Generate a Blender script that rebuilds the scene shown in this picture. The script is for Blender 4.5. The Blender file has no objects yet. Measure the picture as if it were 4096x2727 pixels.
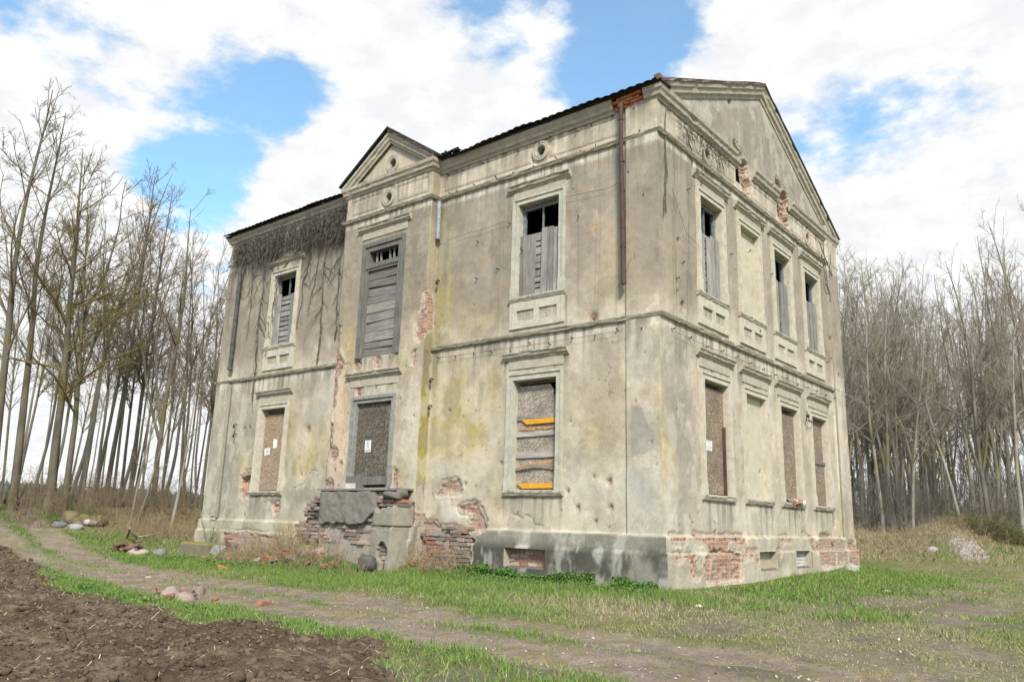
import bpy, bmesh, math, random
import numpy as np
from mathutils import Vector, Matrix
random.seed(11)
scene = bpy.context.scene
COL = scene.collection

# ------------------------------------------------------------------ camera
cam_d = bpy.data.cameras.new('camera')
cam = bpy.data.objects.new('camera', cam_d)
COL.objects.link(cam)
cam_d.sensor_width = 36.0
cam_d.lens = 27.675
cam_d.clip_end = 3000
cam_d.clip_start = 0.1
_r, _u, _f = (0.77519819, 0.63106399, 0.02874048), (0.11992188, -0.19167541, 0.97410435), (-0.62023102, 0.75167731, 0.22426482)
M = Matrix(((_r[0], _u[0], -_f[0], 7.0805), (_r[1], _u[1], -_f[1], -13.0371), (_r[2], _u[2], -_f[2], 1.3058), (0, 0, 0, 1)))
cam.matrix_world = M
scene.camera = cam

# ------------------------------------------------------------------ light and exposure
scene.view_settings.view_transform = 'Standard'
scene.view_settings.look = 'None'
scene.view_settings.exposure = 0.83
scene.view_settings.gamma = 1.0
SUN_EL, SUN_AZ = math.radians(42), math.atan2(0.72, -0.69)      # azimuth measured from +Y towards +X
sd = Vector((math.sin(SUN_AZ) * math.cos(SUN_EL), math.cos(SUN_AZ) * math.cos(SUN_EL), math.sin(SUN_EL)))
sl = bpy.data.lights.new('sun', 'SUN')
sl.energy = 2.95
sl.angle = math.radians(9)
sl.color = (1.0, 0.945, 0.86)
so = bpy.data.objects.new('sun', sl)
COL.objects.link(so)
so.rotation_euler = sd.to_track_quat('Z', 'Y').to_euler()

W = bpy.data.worlds.new('World')
scene.world = W
W.use_nodes = True
wt = W.node_tree
for n in list(wt.nodes):
    wt.nodes.remove(n)


def _nd(nt, typ, ins=None, **props):
    n = nt.nodes.new(typ)
    for k, v in props.items():
        setattr(n, k, v)
    if ins:
        for k, v in ins.items():
            s = n.inputs[k]
            if hasattr(v, 'is_output') or isinstance(v, bpy.types.NodeSocket):
                nt.links.new(v, s)
            else:
                s.default_value = v
    return n


def mth(nt, op, a, b=None, c=None, clamp=False):
    n = nt.nodes.new('ShaderNodeMath')
    n.operation = op
    n.use_clamp = clamp
    for i, v in enumerate((a, b, c)):
        if v is None:
            continue
        if isinstance(v, bpy.types.NodeSocket):
            nt.links.new(v, n.inputs[i])
        else:
            n.inputs[i].default_value = v
    return n.outputs[0]


def mixc(nt, f, a, b, bt='MIX'):
    n = nt.nodes.new('ShaderNodeMix')
    n.data_type = 'RGBA'
    n.blend_type = bt
    n.clamp_factor = True
    for s, v in ((n.inputs[0], f), (n.inputs[6], a), (n.inputs[7], b)):
        if isinstance(v, bpy.types.NodeSocket):
            nt.links.new(v, s)
        else:
            if s.type == 'RGBA' and len(v) == 3:
                v = (*v, 1)
            s.default_value = v
    return n.outputs[2]


def maprange(nt, v, a, b, c=0.0, d=1.0, smooth=True):
    n = nt.nodes.new('ShaderNodeMapRange')
    n.interpolation_type = 'SMOOTHSTEP' if smooth else 'LINEAR'
    nt.links.new(v, n.inputs[0])
    for i, x in enumerate((a, b, c, d)):
        n.inputs[i + 1].default_value = x
    return n.outputs[0]


sky = _nd(wt, 'ShaderNodeTexSky', sky_type='NISHITA', sun_disc=False, sun_elevation=SUN_EL, sun_rotation=SUN_AZ,
          altitude=50, air_density=1.0, dust_density=0.4, ozone_density=2.0)
tc = _nd(wt, 'ShaderNodeTexCoord')
DIR = tc.outputs['Generated']
sep = _nd(wt, 'ShaderNodeSeparateXYZ', {0: DIR})
zc = mth(wt, 'ADD', mth(wt, 'MAXIMUM', sep.outputs[2], 0.0), 0.16)
vd = _nd(wt, 'ShaderNodeVectorMath', {0: DIR, 1: _nd(wt, 'ShaderNodeCombineXYZ', {0: zc, 1: zc, 2: 1.0}).outputs[0]}, operation='DIVIDE')
nz = _nd(wt, 'ShaderNodeTexNoise', {'Vector': vd.outputs[0], 'Scale': 3.2, 'Detail': 9.0, 'Roughness': 0.56, 'Distortion': 0.25})
nz2 = _nd(wt, 'ShaderNodeTexNoise', {'Vector': vd.outputs[0], 'Scale': 9.0, 'Detail': 8.0, 'Roughness': 0.62})
# cumulus banks (+) and gaps of blue (-): direction, angular size, weight
BANKS = [(-0.83, 0.327, 0.451, 0.19, 1.1), (-0.651, 0.564, 0.508, 0.17, 1.1), (-0.895, 0.279, 0.347, 0.15, 0.9), (-0.753, 0.52, 0.403, 0.065, 3.6), (-0.594, 0.636, 0.493, 0.12, 1.25), (-0.134, 0.862, 0.489, 0.21, 1.6), (-0.2, 0.8, 0.56, 0.1, 1.0), (-0.5, 0.66, 0.56, 0.045, 1.0), (-0.36, 0.78, 0.51, 0.05, 1.2), (-0.145, 0.922, 0.358, 0.25, 2.2), (-0.316, 0.803, 0.505, 0.1, 0.5), (-0.442, 0.734, 0.516, 0.1, 0.5), (-0.916, 0.347, 0.199, 0.3, 0.8), (-0.274, 0.777, 0.567, 0.08, 0.5),
         (-0.762, 0.459, 0.456, 0.066, -1.3), (-0.789, 0.462, 0.404, 0.08, -1.3), (-0.737, 0.496, 0.46, 0.04, -1.0), (-0.839, 0.313, 0.445, 0.04, -0.8), (-0.55, 0.605, 0.577, 0.05, -1.2), (-0.469, 0.693, 0.548, 0.08, -1.1), (-0.381, 0.745, 0.548, 0.12, -1.1), (-0.235, 0.851, 0.45, 0.085, -1.3), (-0.158, 0.892, 0.43, 0.075, -1.2), (-0.767, 0.378, 0.518, 0.03, -0.3), (-0.844, 0.217, 0.49, 0.06, -0.9), (-0.847, 0.388, 0.363, 0.05, -1.9), (-0.832, 0.43, 0.348, 0.035, -0.8), (-0.074, 0.894, 0.442, 0.08, -1.5), (-0.276, 0.846, 0.456, 0.1, -0.8)]
acc = None
for bx_, by_, bz_, br_, bw_ in BANKS:
    v = Vector((bx_, by_, bz_)).normalized()
    dt = _nd(wt, 'ShaderNodeVectorMath', {0: DIR, 1: tuple(v)}, operation='DOT_PRODUCT').outputs['Value']
    br_ = br_ * (.78 if bw_ > 0 else .92)
    bw_ = bw_ if bw_ > 0 else bw_ * 1.15
    e = mth(wt, 'EXPONENT', mth(wt, 'DIVIDE', mth(wt, 'SUBTRACT', dt, 1.0), br_ * br_))
    acc = mth(wt, 'MULTIPLY_ADD', e, bw_, acc if acc is not None else -0.10)
acc = mth(wt, 'MULTIPLY_ADD', mth(wt, 'EXPONENT', mth(wt, 'MULTIPLY', sep.outputs[2], -7.0)), 1.6, acc)     # cloud closes up towards the horizon
f = mth(wt, 'ADD', mth(wt, 'MULTIPLY', mth(wt, 'SUBTRACT', nz.outputs[0], 0.5), 1.9), mth(wt, 'MULTIPLY', acc, 0.42))
f = mth(wt, 'ADD', f, mth(wt, 'MULTIPLY', mth(wt, 'SUBTRACT', nz2.outputs[0], 0.5), 1.35))
cf = maprange(wt, f, -0.27, 0.32, 0.08, 1.0)
shade = maprange(wt, nz2.outputs[0], 0.35, 0.72)
SKY_K = 0.10
cloud = mixc(wt, shade, (5.1, 5.2, 5.35), (6.4, 6.35, 6.2))
blue = mixc(wt, 1.0, sky.outputs[0], (1.34, 1.70, 1.62), 'MULTIPLY')
skyc = mixc(wt, cf, blue, cloud)
bg = _nd(wt, 'ShaderNodeBackground', {'Color': skyc, 'Strength': SKY_K})
wo = _nd(wt, 'ShaderNodeOutputWorld', {'Surface': bg.outputs[0]})


# ------------------------------------------------------------------ numpy noise and helpers
_tab = np.random.default_rng(3).random((8, 256, 256))


def vnoise(x, y, seed=0):
    t = _tab[seed % 8]
    x = np.asarray(x, float) + 37.7 * seed
    y = np.asarray(y, float) + 11.3 * seed
    xi = np.floor(x).astype(int)
    yi = np.floor(y).astype(int)
    fx = x - xi
    fy = y - yi
    fx = fx * fx * (3 - 2 * fx)
    fy = fy * fy * (3 - 2 * fy)
    a = t[xi & 255, yi & 255]
    b = t[(xi + 1) & 255, yi & 255]
    c = t[xi & 255, (yi + 1) & 255]
    d = t[(xi + 1) & 255, (yi + 1) & 255]
    return (a * (1 - fx) + b * fx) * (1 - fy) + (c * (1 - fx) + d * fx) * fy


def fbm(x, y, octv=4, seed=0, gain=0.5):
    s = 0.0
    a = 1.0
    t = 0.0
    for i in range(octv):
        s = s + a * vnoise(np.asarray(x) * 2.03 ** i, np.asarray(y) * 2.03 ** i, seed + i)
        t += a
        a *= gain
    return s / t


def sm(x, a, b):
    t = np.clip((np.asarray(x, float) - a) / (b - a), 0, 1)
    return t * t * (3 - 2 * t)


def inpoly(x, y, poly):
    r = np.zeros(np.shape(x), bool)
    n = len(poly)
    for i in range(n):
        x0, y0 = poly[i]
        x1, y1 = poly[(i + 1) % n]
        c = ((y0 > y) != (y1 > y)) & (x < (x1 - x0) * (y - y0) / (y1 - y0 + 1e-12) + x0)
        r ^= c
    return r


def polydist(x, y, pts):
    d = np.full(np.shape(x), 1e9)
    for (x0, y0), (x1, y1) in zip(pts[:-1], pts[1:]):
        dx, dy = x1 - x0, y1 - y0
        t = np.clip(((x - x0) * dx + (y - y0) * dy) / (dx * dx + dy * dy), 0, 1)
        d = np.minimum(d, np.hypot(x - x0 - t * dx, y - y0 - t * dy))
    return d


def mixn(a, b, f):
    f = np.clip(f, 0, 1)[..., None]
    return a * (1 - f) + np.asarray(b, float) * f


def np_mesh(name, V, F, mat=None, parent=None, attrs=None, smooth=False):
    """one mesh object out of numpy arrays; F is (n,3) or (n,4)"""
    me = bpy.data.meshes.new(name)
    V = np.ascontiguousarray(V, dtype=np.float32)
    F = np.ascontiguousarray(F, dtype=np.int32)
    k = F.shape[1]
    me.vertices.add(len(V))
    me.vertices.foreach_set('co', V.ravel())
    me.loops.add(F.size)
    me.loops.foreach_set('vertex_index', F.ravel())
    me.polygons.add(len(F))
    me.polygons.foreach_set('loop_start', np.arange(0, F.size, k, dtype=np.int32))
    if smooth:
        me.polygons.foreach_set('use_smooth', np.ones(len(F), bool))
    me.update(calc_edges=True)
    for an, (typ, arr) in (attrs or {}).items():
        at = me.attributes.new(an, typ, 'POINT')
        arr = np.ascontiguousarray(arr, dtype=np.float32)
        at.data.foreach_set({'FLOAT': 'value', 'FLOAT_COLOR': 'color', 'FLOAT_VECTOR': 'vector'}[typ], arr.ravel())
    if mat:
        me.materials.append(mat)
    o = bpy.data.objects.new(name, me)
    COL.objects.link(o)
    if parent:
        o.parent = parent
    return o


def rgba(c):
    return np.concatenate([c, np.ones(c.shape[:-1] + (1,))], -1)


class MB:
    def __init__(s):
        s.v, s.f, s.c = [], [], []
        s.cc = (1, 1, 1)

    def add(s, vs, fs):
        b = len(s.v)
        s.v += [tuple(p) for p in vs]
        s.c += [s.cc] * len(vs)
        s.f += [tuple(b + i for i in q) for q in fs]

    def hexa(s, p):   # 8 points, bottom 4 ccw, top 4
        s.add(p, [(3, 2, 1, 0), (4, 5, 6, 7), (0, 1, 5, 4), (1, 2, 6, 5), (2, 3, 7, 6), (3, 0, 4, 7)])

    def slab(s, T, u0, u1, z0, z1, d0, d1, j=0.0, rot=0.0):
        """box in facade space (u, z, depth) mapped by T"""
        cu, cz = (u0 + u1) / 2, (z0 + z1) / 2
        P = []
        for d in (d0, d1):
            for (u, z) in ((u0, z0), (u1, z0), (u1, z1), (u0, z1)):
                du, dz = u - cu, z - cz
                uu = cu + du * math.cos(rot) - dz * math.sin(rot)
                zz = cz + du * math.sin(rot) + dz * math.cos(rot)
                P.append(T(uu + random.uniform(-j, j), zz + random.uniform(-j, j), d + random.uniform(-j, j) * .5))
        s.hexa(P)

    def box(s, c, size, rz=0.0, j=0.0, tilt=None):
        m = Matrix.Rotation(rz, 3, 'Z')
        if tilt:
            m = m @ Matrix.Rotation(tilt[0], 3, 'X') @ Matrix.Rotation(tilt[1], 3, 'Y')
        P = []
        for z in (-.5, .5):
            for x, y in ((-.5, -.5), (.5, -.5), (.5, .5), (-.5, .5)):
                q = m @ Vector((x * size[0], y * size[1], z * size[2]))
                P.append((c[0] + q[0] + random.uniform(-j, j), c[1] + q[1] + random.uniform(-j, j), c[2] + q[2] + random.uniform(-j, j)))
        s.hexa(P)

    def tube(s, pts, rad, k=8, cap=True):
        pts = [Vector(p) for p in pts]
        b = len(s.v)
        n = len(pts)
        if not hasattr(rad, '__len__'):
            rad = [rad] * n
        for i, p in enumerate(pts):
            t = (pts[min(i + 1, n - 1)] - pts[max(i - 1, 0)]).normalized()
            a = t.cross(Vector((0, 0, 1)) if abs(t.z) < .9 else Vector((1, 0, 0))).normalized()
            bb = t.cross(a)
            for q in range(k):
                an = 2 * math.pi * q / k
                s.v.append(tuple(p + (a * math.cos(an) + bb * math.sin(an)) * rad[i]))
                s.c.append(s.cc)
        for i in range(n - 1):
            for q in range(k):
                s.f.append((b + i * k + q, b + i * k + (q + 1) % k, b + (i + 1) * k + (q + 1) % k, b + (i + 1) * k + q))
        if cap:
            s.f.append(tuple(b + q for q in reversed(range(k))))
            s.f.append(tuple(b + (n - 1) * k + q for q in range(k)))

    def strip(s, T, u0, u1, prof, m0=0.0, m1=0.0, step=0.06, chip=0.004, seed=0, sag=0.0):
        """moulding: closed profile [(z, d)] run along u; mitre factors m0, m1; edges chipped a little"""
        n = max(2, int((u1 - u0) / step) + 1)
        k = len(prof)
        b = len(s.v)
        for i in range(n + 1):
            t = i / n
            for q, (z, d) in enumerate(prof):
                a0 = u0 + m0 * d
                a1 = u1 + m1 * d
                u = a0 + (a1 - a0) * t
                jz = jd = 0.0
                if 0 < i < n and d > 0.006:
                    r = vnoise(u * 9.0, q * 3.1, seed) - .5
                    r2 = max(0.0, vnoise(u * 3.0, q * 1.7 + 9, seed + 1) - .78) * 3.0
                    jz = r * chip
                    jd = -abs(r) * chip - r2 * d * .5
                s.v.append(tuple(T(u, z + jz, max(0.001, d + jd) if d > 0.006 else d)))
                s.c.append(s.cc)
        for i in range(n):
            for q in range(k):
                s.f.append((b + i * k + q, b + (i + 1) * k + q, b + (i + 1) * k + (q + 1) % k, b + i * k + (q + 1) % k))
        s.f.append(tuple(b + q for q in range(k)))
        s.f.append(tuple(b + n * k + q for q in reversed(range(k))))

    def build(s, name, mat=None, parent=None, smooth=False, bevel=0.0):
        me = bpy.data.meshes.new(name)
        me.from_pydata(s.v, [], s.f)
        at = me.attributes.new('Col', 'FLOAT_COLOR', 'POINT')
        at.data.foreach_set('color', np.array([(*c, 1) for c in s.c], dtype=np.float32).ravel())
        me.update()
        bm = bmesh.new()
        bm.from_mesh(me)
        bmesh.ops.recalc_face_normals(bm, faces=bm.faces)
        if bevel:
            bmesh.ops.bevel(bm, geom=bm.edges[:], offset=bevel, segments=1, affect='EDGES', clamp_overlap=True)
        bm.to_mesh(me)
        bm.free()
        if smooth:
            me.polygons.foreach_set('use_smooth', np.ones(len(me.polygons), bool))
        if mat:
            me.materials.append(mat)
        o = bpy.data.objects.new(name, me)
        COL.objects.link(o)
        if parent:
            o.parent = parent
        return o


def tag(o, label=None, cat=None, group=None, kind=None):
    if label:
        o['label'] = label
    if cat:
        o['category'] = cat
    if group:
        o['group'] = group
    if kind:
        o['kind'] = kind
    return o


def empty(name, loc=(0, 0, 0), label=None, cat=None, group=None):
    o = bpy.data.objects.new(name, None)
    o.empty_display_size = .3
    COL.objects.link(o)
    o.location = loc
    return tag(o, label, cat, group)


def copy_thing(o, parent=None):
    c = o.copy()
    COL.objects.link(c)
    if parent:
        c.parent = parent
    for ch in list(o.children):
        copy_thing(ch, c)
    return c


# ------------------------------------------------------------------ materials
def new_mat(name, rough=.9, spec=.2):
    m = bpy.data.materials.new(name)
    m.use_nodes = True
    nt = m.node_tree
    bs = nt.nodes['Principled BSDF']
    bs.inputs['Roughness'].default_value = rough
    bs.inputs['Specular IOR Level'].default_value = spec
    return m, nt, bs


def obj_noise(nt, scale, detail=4, rough=.55, stretch=None, coord='Object', seed=0.0):
    t = nt.nodes.new('ShaderNodeTexCoord')
    v = t.outputs[coord]
    if stretch or seed:
        mp = _nd(nt, 'ShaderNodeMapping', {'Vector': v, 'Scale': stretch or (1, 1, 1), 'Location': (seed, seed * .7, seed * .3)})
        v = mp.outputs[0]
    return _nd(nt, 'ShaderNodeTexNoise', {'Vector': v, 'Scale': scale, 'Detail': float(detail), 'Roughness': rough})


def bump(nt, bs, h, strength=.3, dist=.01):
    b = _nd(nt, 'ShaderNodeBump', {'Height': h, 'Strength': strength, 'Distance': dist})
    nt.links.new(b.outputs[0], bs.inputs['Normal'])


def noisy(name, c1, c2, scale, rough=.9, stretch=None, detail=5, lo=.35, hi=.65, bstr=.25, bdist=.01, spec=.2, fine=0.0):
    m, nt, bs = new_mat(name, rough, spec)
    n = obj_noise(nt, scale, detail, .6, stretch)
    c = mixc(nt, maprange(nt, n.outputs[0], lo, hi), c1, c2)
    if fine:
        n2 = obj_noise(nt, scale * 9, 3, .6, stretch, seed=4.0)
        c = mixc(nt, 1.0, c, mixc(nt, n2.outputs[0], (1 - fine,) * 3, (1 + fine,) * 3), 'MULTIPLY')
    nt.links.new(c, bs.inputs['Base Color'])
    if bstr:
        bump(nt, bs, n.outputs[0], bstr, bdist)
    return m


def col_mat(name, rough=.9, scale=30, amp=.3, bstr=.3, bdist=.01, spec=.15, scale2=None):
    m, nt, bs = new_mat(name, rough, spec)
    a = _nd(nt, 'ShaderNodeAttribute', attribute_name='Col')
    n = obj_noise(nt, scale, 4, .62)
    c = mixc(nt, 1.0, a.outputs['Color'], mixc(nt, n.outputs[0], (1 - amp,) * 3, (1 + amp,) * 3), 'MULTIPLY')
    if scale2:
        n2 = obj_noise(nt, scale2, 3, .6, seed=3.0)
        c = mixc(nt, 1.0, c, mixc(nt, n2.outputs[0], (.75,) * 3, (1.25,) * 3), 'MULTIPLY')
    nt.links.new(c, bs.inputs['Base Color'])
    if bstr:
        bump(nt, bs, n.outputs[0], bstr, bdist)
    return m


def plaster_mat():
    m, nt, bs = new_mat('weathered_plaster', .93, .15)
    a = _nd(nt, 'ShaderNodeAttribute', attribute_name='Col')
    ab = _nd(nt, 'ShaderNodeAttribute', attribute_name='Brick')
    aw = _nd(nt, 'ShaderNodeAttribute', attribute_name='Weather')
    ap = _nd(nt, 'ShaderNodeAttribute', attribute_name='P2')
    g1 = obj_noise(nt, 42, 3, .8)
    g2 = obj_noise(nt, 7, 7, .62, seed=2.0)
    gr = mth(nt, 'ADD', mth(nt, 'MULTIPLY', g1.outputs[0], 1.25), mth(nt, 'MULTIPLY', g2.outputs[0], 0.4))
    grain = mixc(nt, maprange(nt, gr, .5, 1.15, smooth=False), (.70,) * 3, (1.30,) * 3)
    pl = mixc(nt, 1.0, a.outputs['Color'], grain, 'MULTIPLY')
    # bricks under the plaster
    wv = obj_noise(nt, 9, 2, .5, seed=5.0)
    pv = _nd(nt, 'ShaderNodeVectorMath', {0: ap.outputs['Vector'], 1: _nd(nt, 'ShaderNodeVectorMath', {0: wv.outputs['Color'], 'Scale': .022}, operation='SCALE').outputs[0]}, operation='ADD')
    bt = _nd(nt, 'ShaderNodeTexBrick', {'Vector': pv.outputs[0], 'Color1': (.38, .135, .07, 1), 'Color2': (.27, .105, .065, 1), 'Mortar': (.44, .37, .29, 1),
                                         'Scale': 1.0, 'Mortar Size': .010, 'Mortar Smooth': .35, 'Bias': 0.0, 'Brick Width': .27, 'Row Height': .082})
    bt.offset = .5
    bn = obj_noise(nt, 14, 5, .65, seed=7.0)
    bc = mixc(nt, 1.0, bt.outputs['Color'], mixc(nt, bn.outputs[0], (.45,) * 3, (1.55,) * 3), 'MULTIPLY')
    res = obj_noise(nt, 10, 6, .7, seed=11.0)      # lime and mortar left on the bare brick
    bc = mixc(nt, mth(nt, 'MULTIPLY', maprange(nt, res.outputs[0], .44, .58), .75), bc, (.43, .36, .285))
    wn = obj_noise(nt, 6, 5, .65, seed=9.0)
    wmask = mth(nt, 'MULTIPLY', aw.outputs['Fac'], maprange(nt, wn.outputs[0], .3, .6))
    bc = mixc(nt, wmask, bc, (.31, .265, .225))
    jn = obj_noise(nt, 22, 4, .7, seed=1.0)
    bm_ = mth(nt, 'ADD', ab.outputs['Fac'], mth(nt, 'MULTIPLY', mth(nt, 'SUBTRACT', jn.outputs[0], .5), .55))
    bf = maprange(nt, bm_, .46, .54)
    c = mixc(nt, bf, pl, bc)
    nt.links.new(c, bs.inputs['Base Color'])
    h = mth(nt, 'MULTIPLY', g1.outputs[0], .35)
    h = mth(nt, 'ADD', h, mth(nt, 'MULTIPLY', g2.outputs[0], .5))
    hb = mth(nt, 'SUBTRACT', mth(nt, 'MULTIPLY', bn.outputs[0], .6), mth(nt, 'MULTIPLY', bt.outputs['Fac'], 1.0))
    hm = _nd(nt, 'ShaderNodeMix', {0: bf, 2: h, 3: hb}, data_type='FLOAT')
    bump(nt, bs, hm.outputs[0], .55, .014)
    return m


def trim_mat(name, base, dark, lich=.75):
    m, nt, bs = new_mat(name, .93, .15)
    n = obj_noise(nt, 6, 7, .65)
    g = obj_noise(nt, 50, 3, .7, seed=3.0)
    c = mixc(nt, maprange(nt, n.outputs[0], .30, .75), base, tuple(x * .74 for x in base))
    c = mixc(nt, 1.0, c, mixc(nt, g.outputs[0], (.72,) * 3, (1.28,) * 3), 'MULTIPLY')
    ge = nt.nodes.new('ShaderNodeNewGeometry')
    sz = _nd(nt, 'ShaderNodeSeparateXYZ', {0: ge.outputs['True Normal']})
    up = maprange(nt, sz.outputs[2], .15, .6)
    dn = obj_noise(nt, 11, 6, .7, seed=6.0)
    lf = mth(nt, 'MULTIPLY', mth(nt, 'ADD', mth(nt, 'MULTIPLY', up, lich), .12), maprange(nt, dn.outputs[0], .33, .55))
    c = mixc(nt, lf, c, dark)
    nt.links.new(c, bs.inputs['Base Color'])
    bump(nt, bs, mth(nt, 'ADD', mth(nt, 'MULTIPLY', g.outputs[0], .4), n.outputs[0]), .4, .01)
    return m


def osb_mat(name, c1, c2, c3):
    m, nt, bs = new_mat(name, .85, .2)
    t = nt.nodes.new('ShaderNodeTexCoord')
    acc_, hacc = None, None
    for i, ang in enumerate((.5, 1.9, 2.7)):
        mp = _nd(nt, 'ShaderNodeMapping', {'Vector': t.outputs['Object'], 'Rotation': (ang, ang * .9, ang * .35), 'Location': (i * 3.1, i, 0)})
        mp2 = _nd(nt, 'ShaderNodeMapping', {'Vector': mp.outputs[0], 'Scale': (15, 52, 34)})
        vo = _nd(nt, 'ShaderNodeTexVoronoi', {'Vector': mp2.outputs[0], 'Scale': 1.0, 'Randomness': 1.0})
        s_ = _nd(nt, 'ShaderNodeSeparateColor', {0: vo.outputs['Color']})
        acc_ = s_.outputs[i] if acc_ is None else mth(nt, 'ADD', acc_, s_.outputs[i])
    k = mth(nt, 'DIVIDE', acc_, 3.0)
    n = obj_noise(nt, 2.2, 5, .6, seed=2.0)
    c = mixc(nt, maprange(nt, k, .25, .75), c1, c2)
    c = mixc(nt, maprange(nt, n.outputs[0], .4, .7), c, c3)
    c = mixc(nt, 1.0, c, mixc(nt, maprange(nt, k, .2, .8), (.75,) * 3, (1.25,) * 3), 'MULTIPLY')
    nt.links.new(c, bs.inputs['Base Color'])
    bump(nt, bs, k, .25, .004)
    return m


def wood_mat(name, c1, c2, stretch, dark=(.05, .045, .04)):
    m, nt, bs = new_mat(name, .85, .2)
    n = obj_noise(nt, 1.0, 6, .65, stretch)
    n2 = obj_noise(nt, 3.0, 4, .6, seed=3.0)
    a = _nd(nt, 'ShaderNodeAttribute', attribute_name='Col')
    c = mixc(nt, maprange(nt, n.outputs[0], .32, .68), c1, c2)
    c = mixc(nt, maprange(nt, n.outputs[0], .66, .8), c, dark)
    c = mixc(nt, 1.0, c, mixc(nt, n2.outputs[0], (.7,) * 3, (1.3,) * 3), 'MULTIPLY')
    c = mixc(nt, 1.0, c, a.outputs['Color'], 'MULTIPLY')
    nt.links.new(c, bs.inputs['Base Color'])
    bump(nt, bs, n.outputs[0], .5, .008)
    return m


MAT = {}
MAT['plaster'] = plaster_mat()
MAT['trim'] = trim_mat('moulded_plaster', (.50, .445, .345), (.075, .075, .055))
MAT['trim_light'] = trim_mat('pale_window_surround', (.60, .545, .435), (.12, .11, .08), .5)
MAT['trim_green'] = trim_mat('greenish_window_surround', (.54, .51, .415), (.12, .12, .08), .5)
MAT['stone_dark'] = trim_mat('sooty_concrete', (.235, .215, .18), (.05, .047, .04), 1.0)
MAT['concrete'] = trim_mat('stained_concrete', (.33, .30, .235), (.085, .08, .063), 1.0)
MAT['wood_v'] = wood_mat('grey_upright_planks', (.335, .315, .29), (.20, .185, .165), (38, 38, 2.2))
MAT['wood_h'] = wood_mat('grey_level_planks', (.27, .25, .225), (.15, .135, .115), (2.2, 2.2, 38))
MAT['frame_grey'] = wood_mat('weathered_grey_frame', (.20, .19, .165), (.115, .105, .09), (34, 34, 3.0))
MAT['frame_blue'] = noisy('blue_grey_paint', (.20, .235, .235), (.13, .15, .15), 12, .7, fine=.2)
MAT['frame_pale'] = noisy('pale_blue_grey_paint', (.30, .295, .265), (.21, .205, .185), 9, .75, fine=.2)
MAT['osb_brown'] = osb_mat('brown_chipboard', (.26, .18, .115), (.35, .255, .165), (.29, .235, .18))
MAT['osb_grey'] = osb_mat('grey_chipboard', (.28, .235, .185), (.38, .325, .265), (.24, .205, .165))
MAT['osb_dark'] = osb_mat('dark_chipboard', (.085, .07, .052), (.17, .145, .11), (.10, .085, .068))
MAT['osb_mid'] = osb_mat('faded_brown_chipboard', (.20, .152, .105), (.285, .22, .155), (.185, .148, .108))
MAT['yellow'] = noisy('yellow_paint', (.72, .36, .03), (.60, .29, .03), 14, .6, bstr=.1)
MAT['rust'] = noisy('rusty_pipe', (.06, .042, .035), (.105, .058, .042), 5, .75, stretch=(1, 1, .6), fine=.25, spec=.3)
MAT['rust_dark'] = noisy('dark_pipe', (.05, .052, .048), (.10, .095, .085), 6, .6, fine=.2, spec=.35)
MAT['zinc'] = noisy('galvanised_pipe', (.30, .315, .32), (.20, .205, .205), 9, .5, fine=.2, spec=.5)
MAT['iron'] = noisy('black_iron', (.035, .03, .027), (.06, .045, .035), 20, .7)
MAT['flash'] = noisy('rusty_flashing', (.20, .115, .085), (.30, .22, .18), 7, .7, fine=.25)
MAT['tile'] = noisy('mossy_roof_sheets', (.030, .036, .032), (.045, .075, .062), 5, .85, fine=.3, bstr=.3)
MAT['dark'] = noisy('dark_timber', (.022, .02, .018), (.04, .036, .03), 6, .95, bstr=0)
MAT['paper'] = noisy('white_paper', (.80, .80, .78), (.70, .70, .67), 9, .8, bstr=0)
MAT['ink'] = noisy('grey_print', (.14, .15, .16), (.22, .23, .24), 40, .8, bstr=0)
MAT['brick'] = col_mat('old_bricks', .92, 24, .5, .6, .012, scale2=5)
MAT['rock'] = col_mat('field_stone', .9, 13, .45, .5, .02, scale2=60)
MAT['inner'] = noisy('old_interior', (.10, .085, .07), (.06, .05, .045), 2, .95, bstr=0)


def bcol(weather=.5):
    r = random.random()
    if r < weather:
        c = random.choice([(.29, .225, .19), (.35, .265, .22), (.22, .18, .15), (.38, .30, .255), (.27, .20, .155), (.24, .215, .185)])
    else:
        c = random.choice([(.33, .145, .09), (.30, .13, .09), (.37, .18, .12), (.31, .17, .13)])
    k = random.uniform(.68, 1.08)
    return tuple(x * k for x in c)


# ------------------------------------------------------------------ terrain
SOIL_EDGE = [(-60, -3.0), (-27, -3.6), (-18.6, -4.36), (-17.0, -4.55), (-14.0, -5.15), (-10.8, -6.1), (-7.84, -6.96), (-5.77, -7.35), (-4.66, -7.25), (-3.63, -7.1), (-2.34, -7.39), (-1.73, -7.0), (-.68, -7.17), (.35, -7.15), (1.0, -7.5), (1.83, -8.0), (2.6, -9.0), (3.6, -11), (5, -14), (8, -18)]
RUT_A = [(-60, 6), (-34, .6), (-23.5, -2.2), (-18.0, -2.95), (-15.5, -3.3), (-11.8, -3.97), (-8.9, -4.25), (-5.85, -4.42), (-3.4, -4.4), (-.6, -4.6), (.8, -4.6), (2.0, -4.66), (3.0, -4.6), (4.9, -4.75), (9, -5.4), (16, -7)]
RUT_B = [(-60, 4.4), (-34, -.9), (-24, -3.5), (-20.6, -3.9), (-16.5, -4.35), (-11.65, -5.02), (-8.98, -5.28), (-6.75, -5.43), (-4.65, -5.53), (-2.9, -5.65), (-.5, -5.84), (2.2, -5.86), (3.7, -6.0), (7, -6.4), (16, -8.6)]
RUT_C = [(4.6, -4.2), (2.6, -1.6), (2.7, 1.6), (3.1, 6), (3.2, 9), (3.3, 18), (5, 34), (9, 60)]
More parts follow.
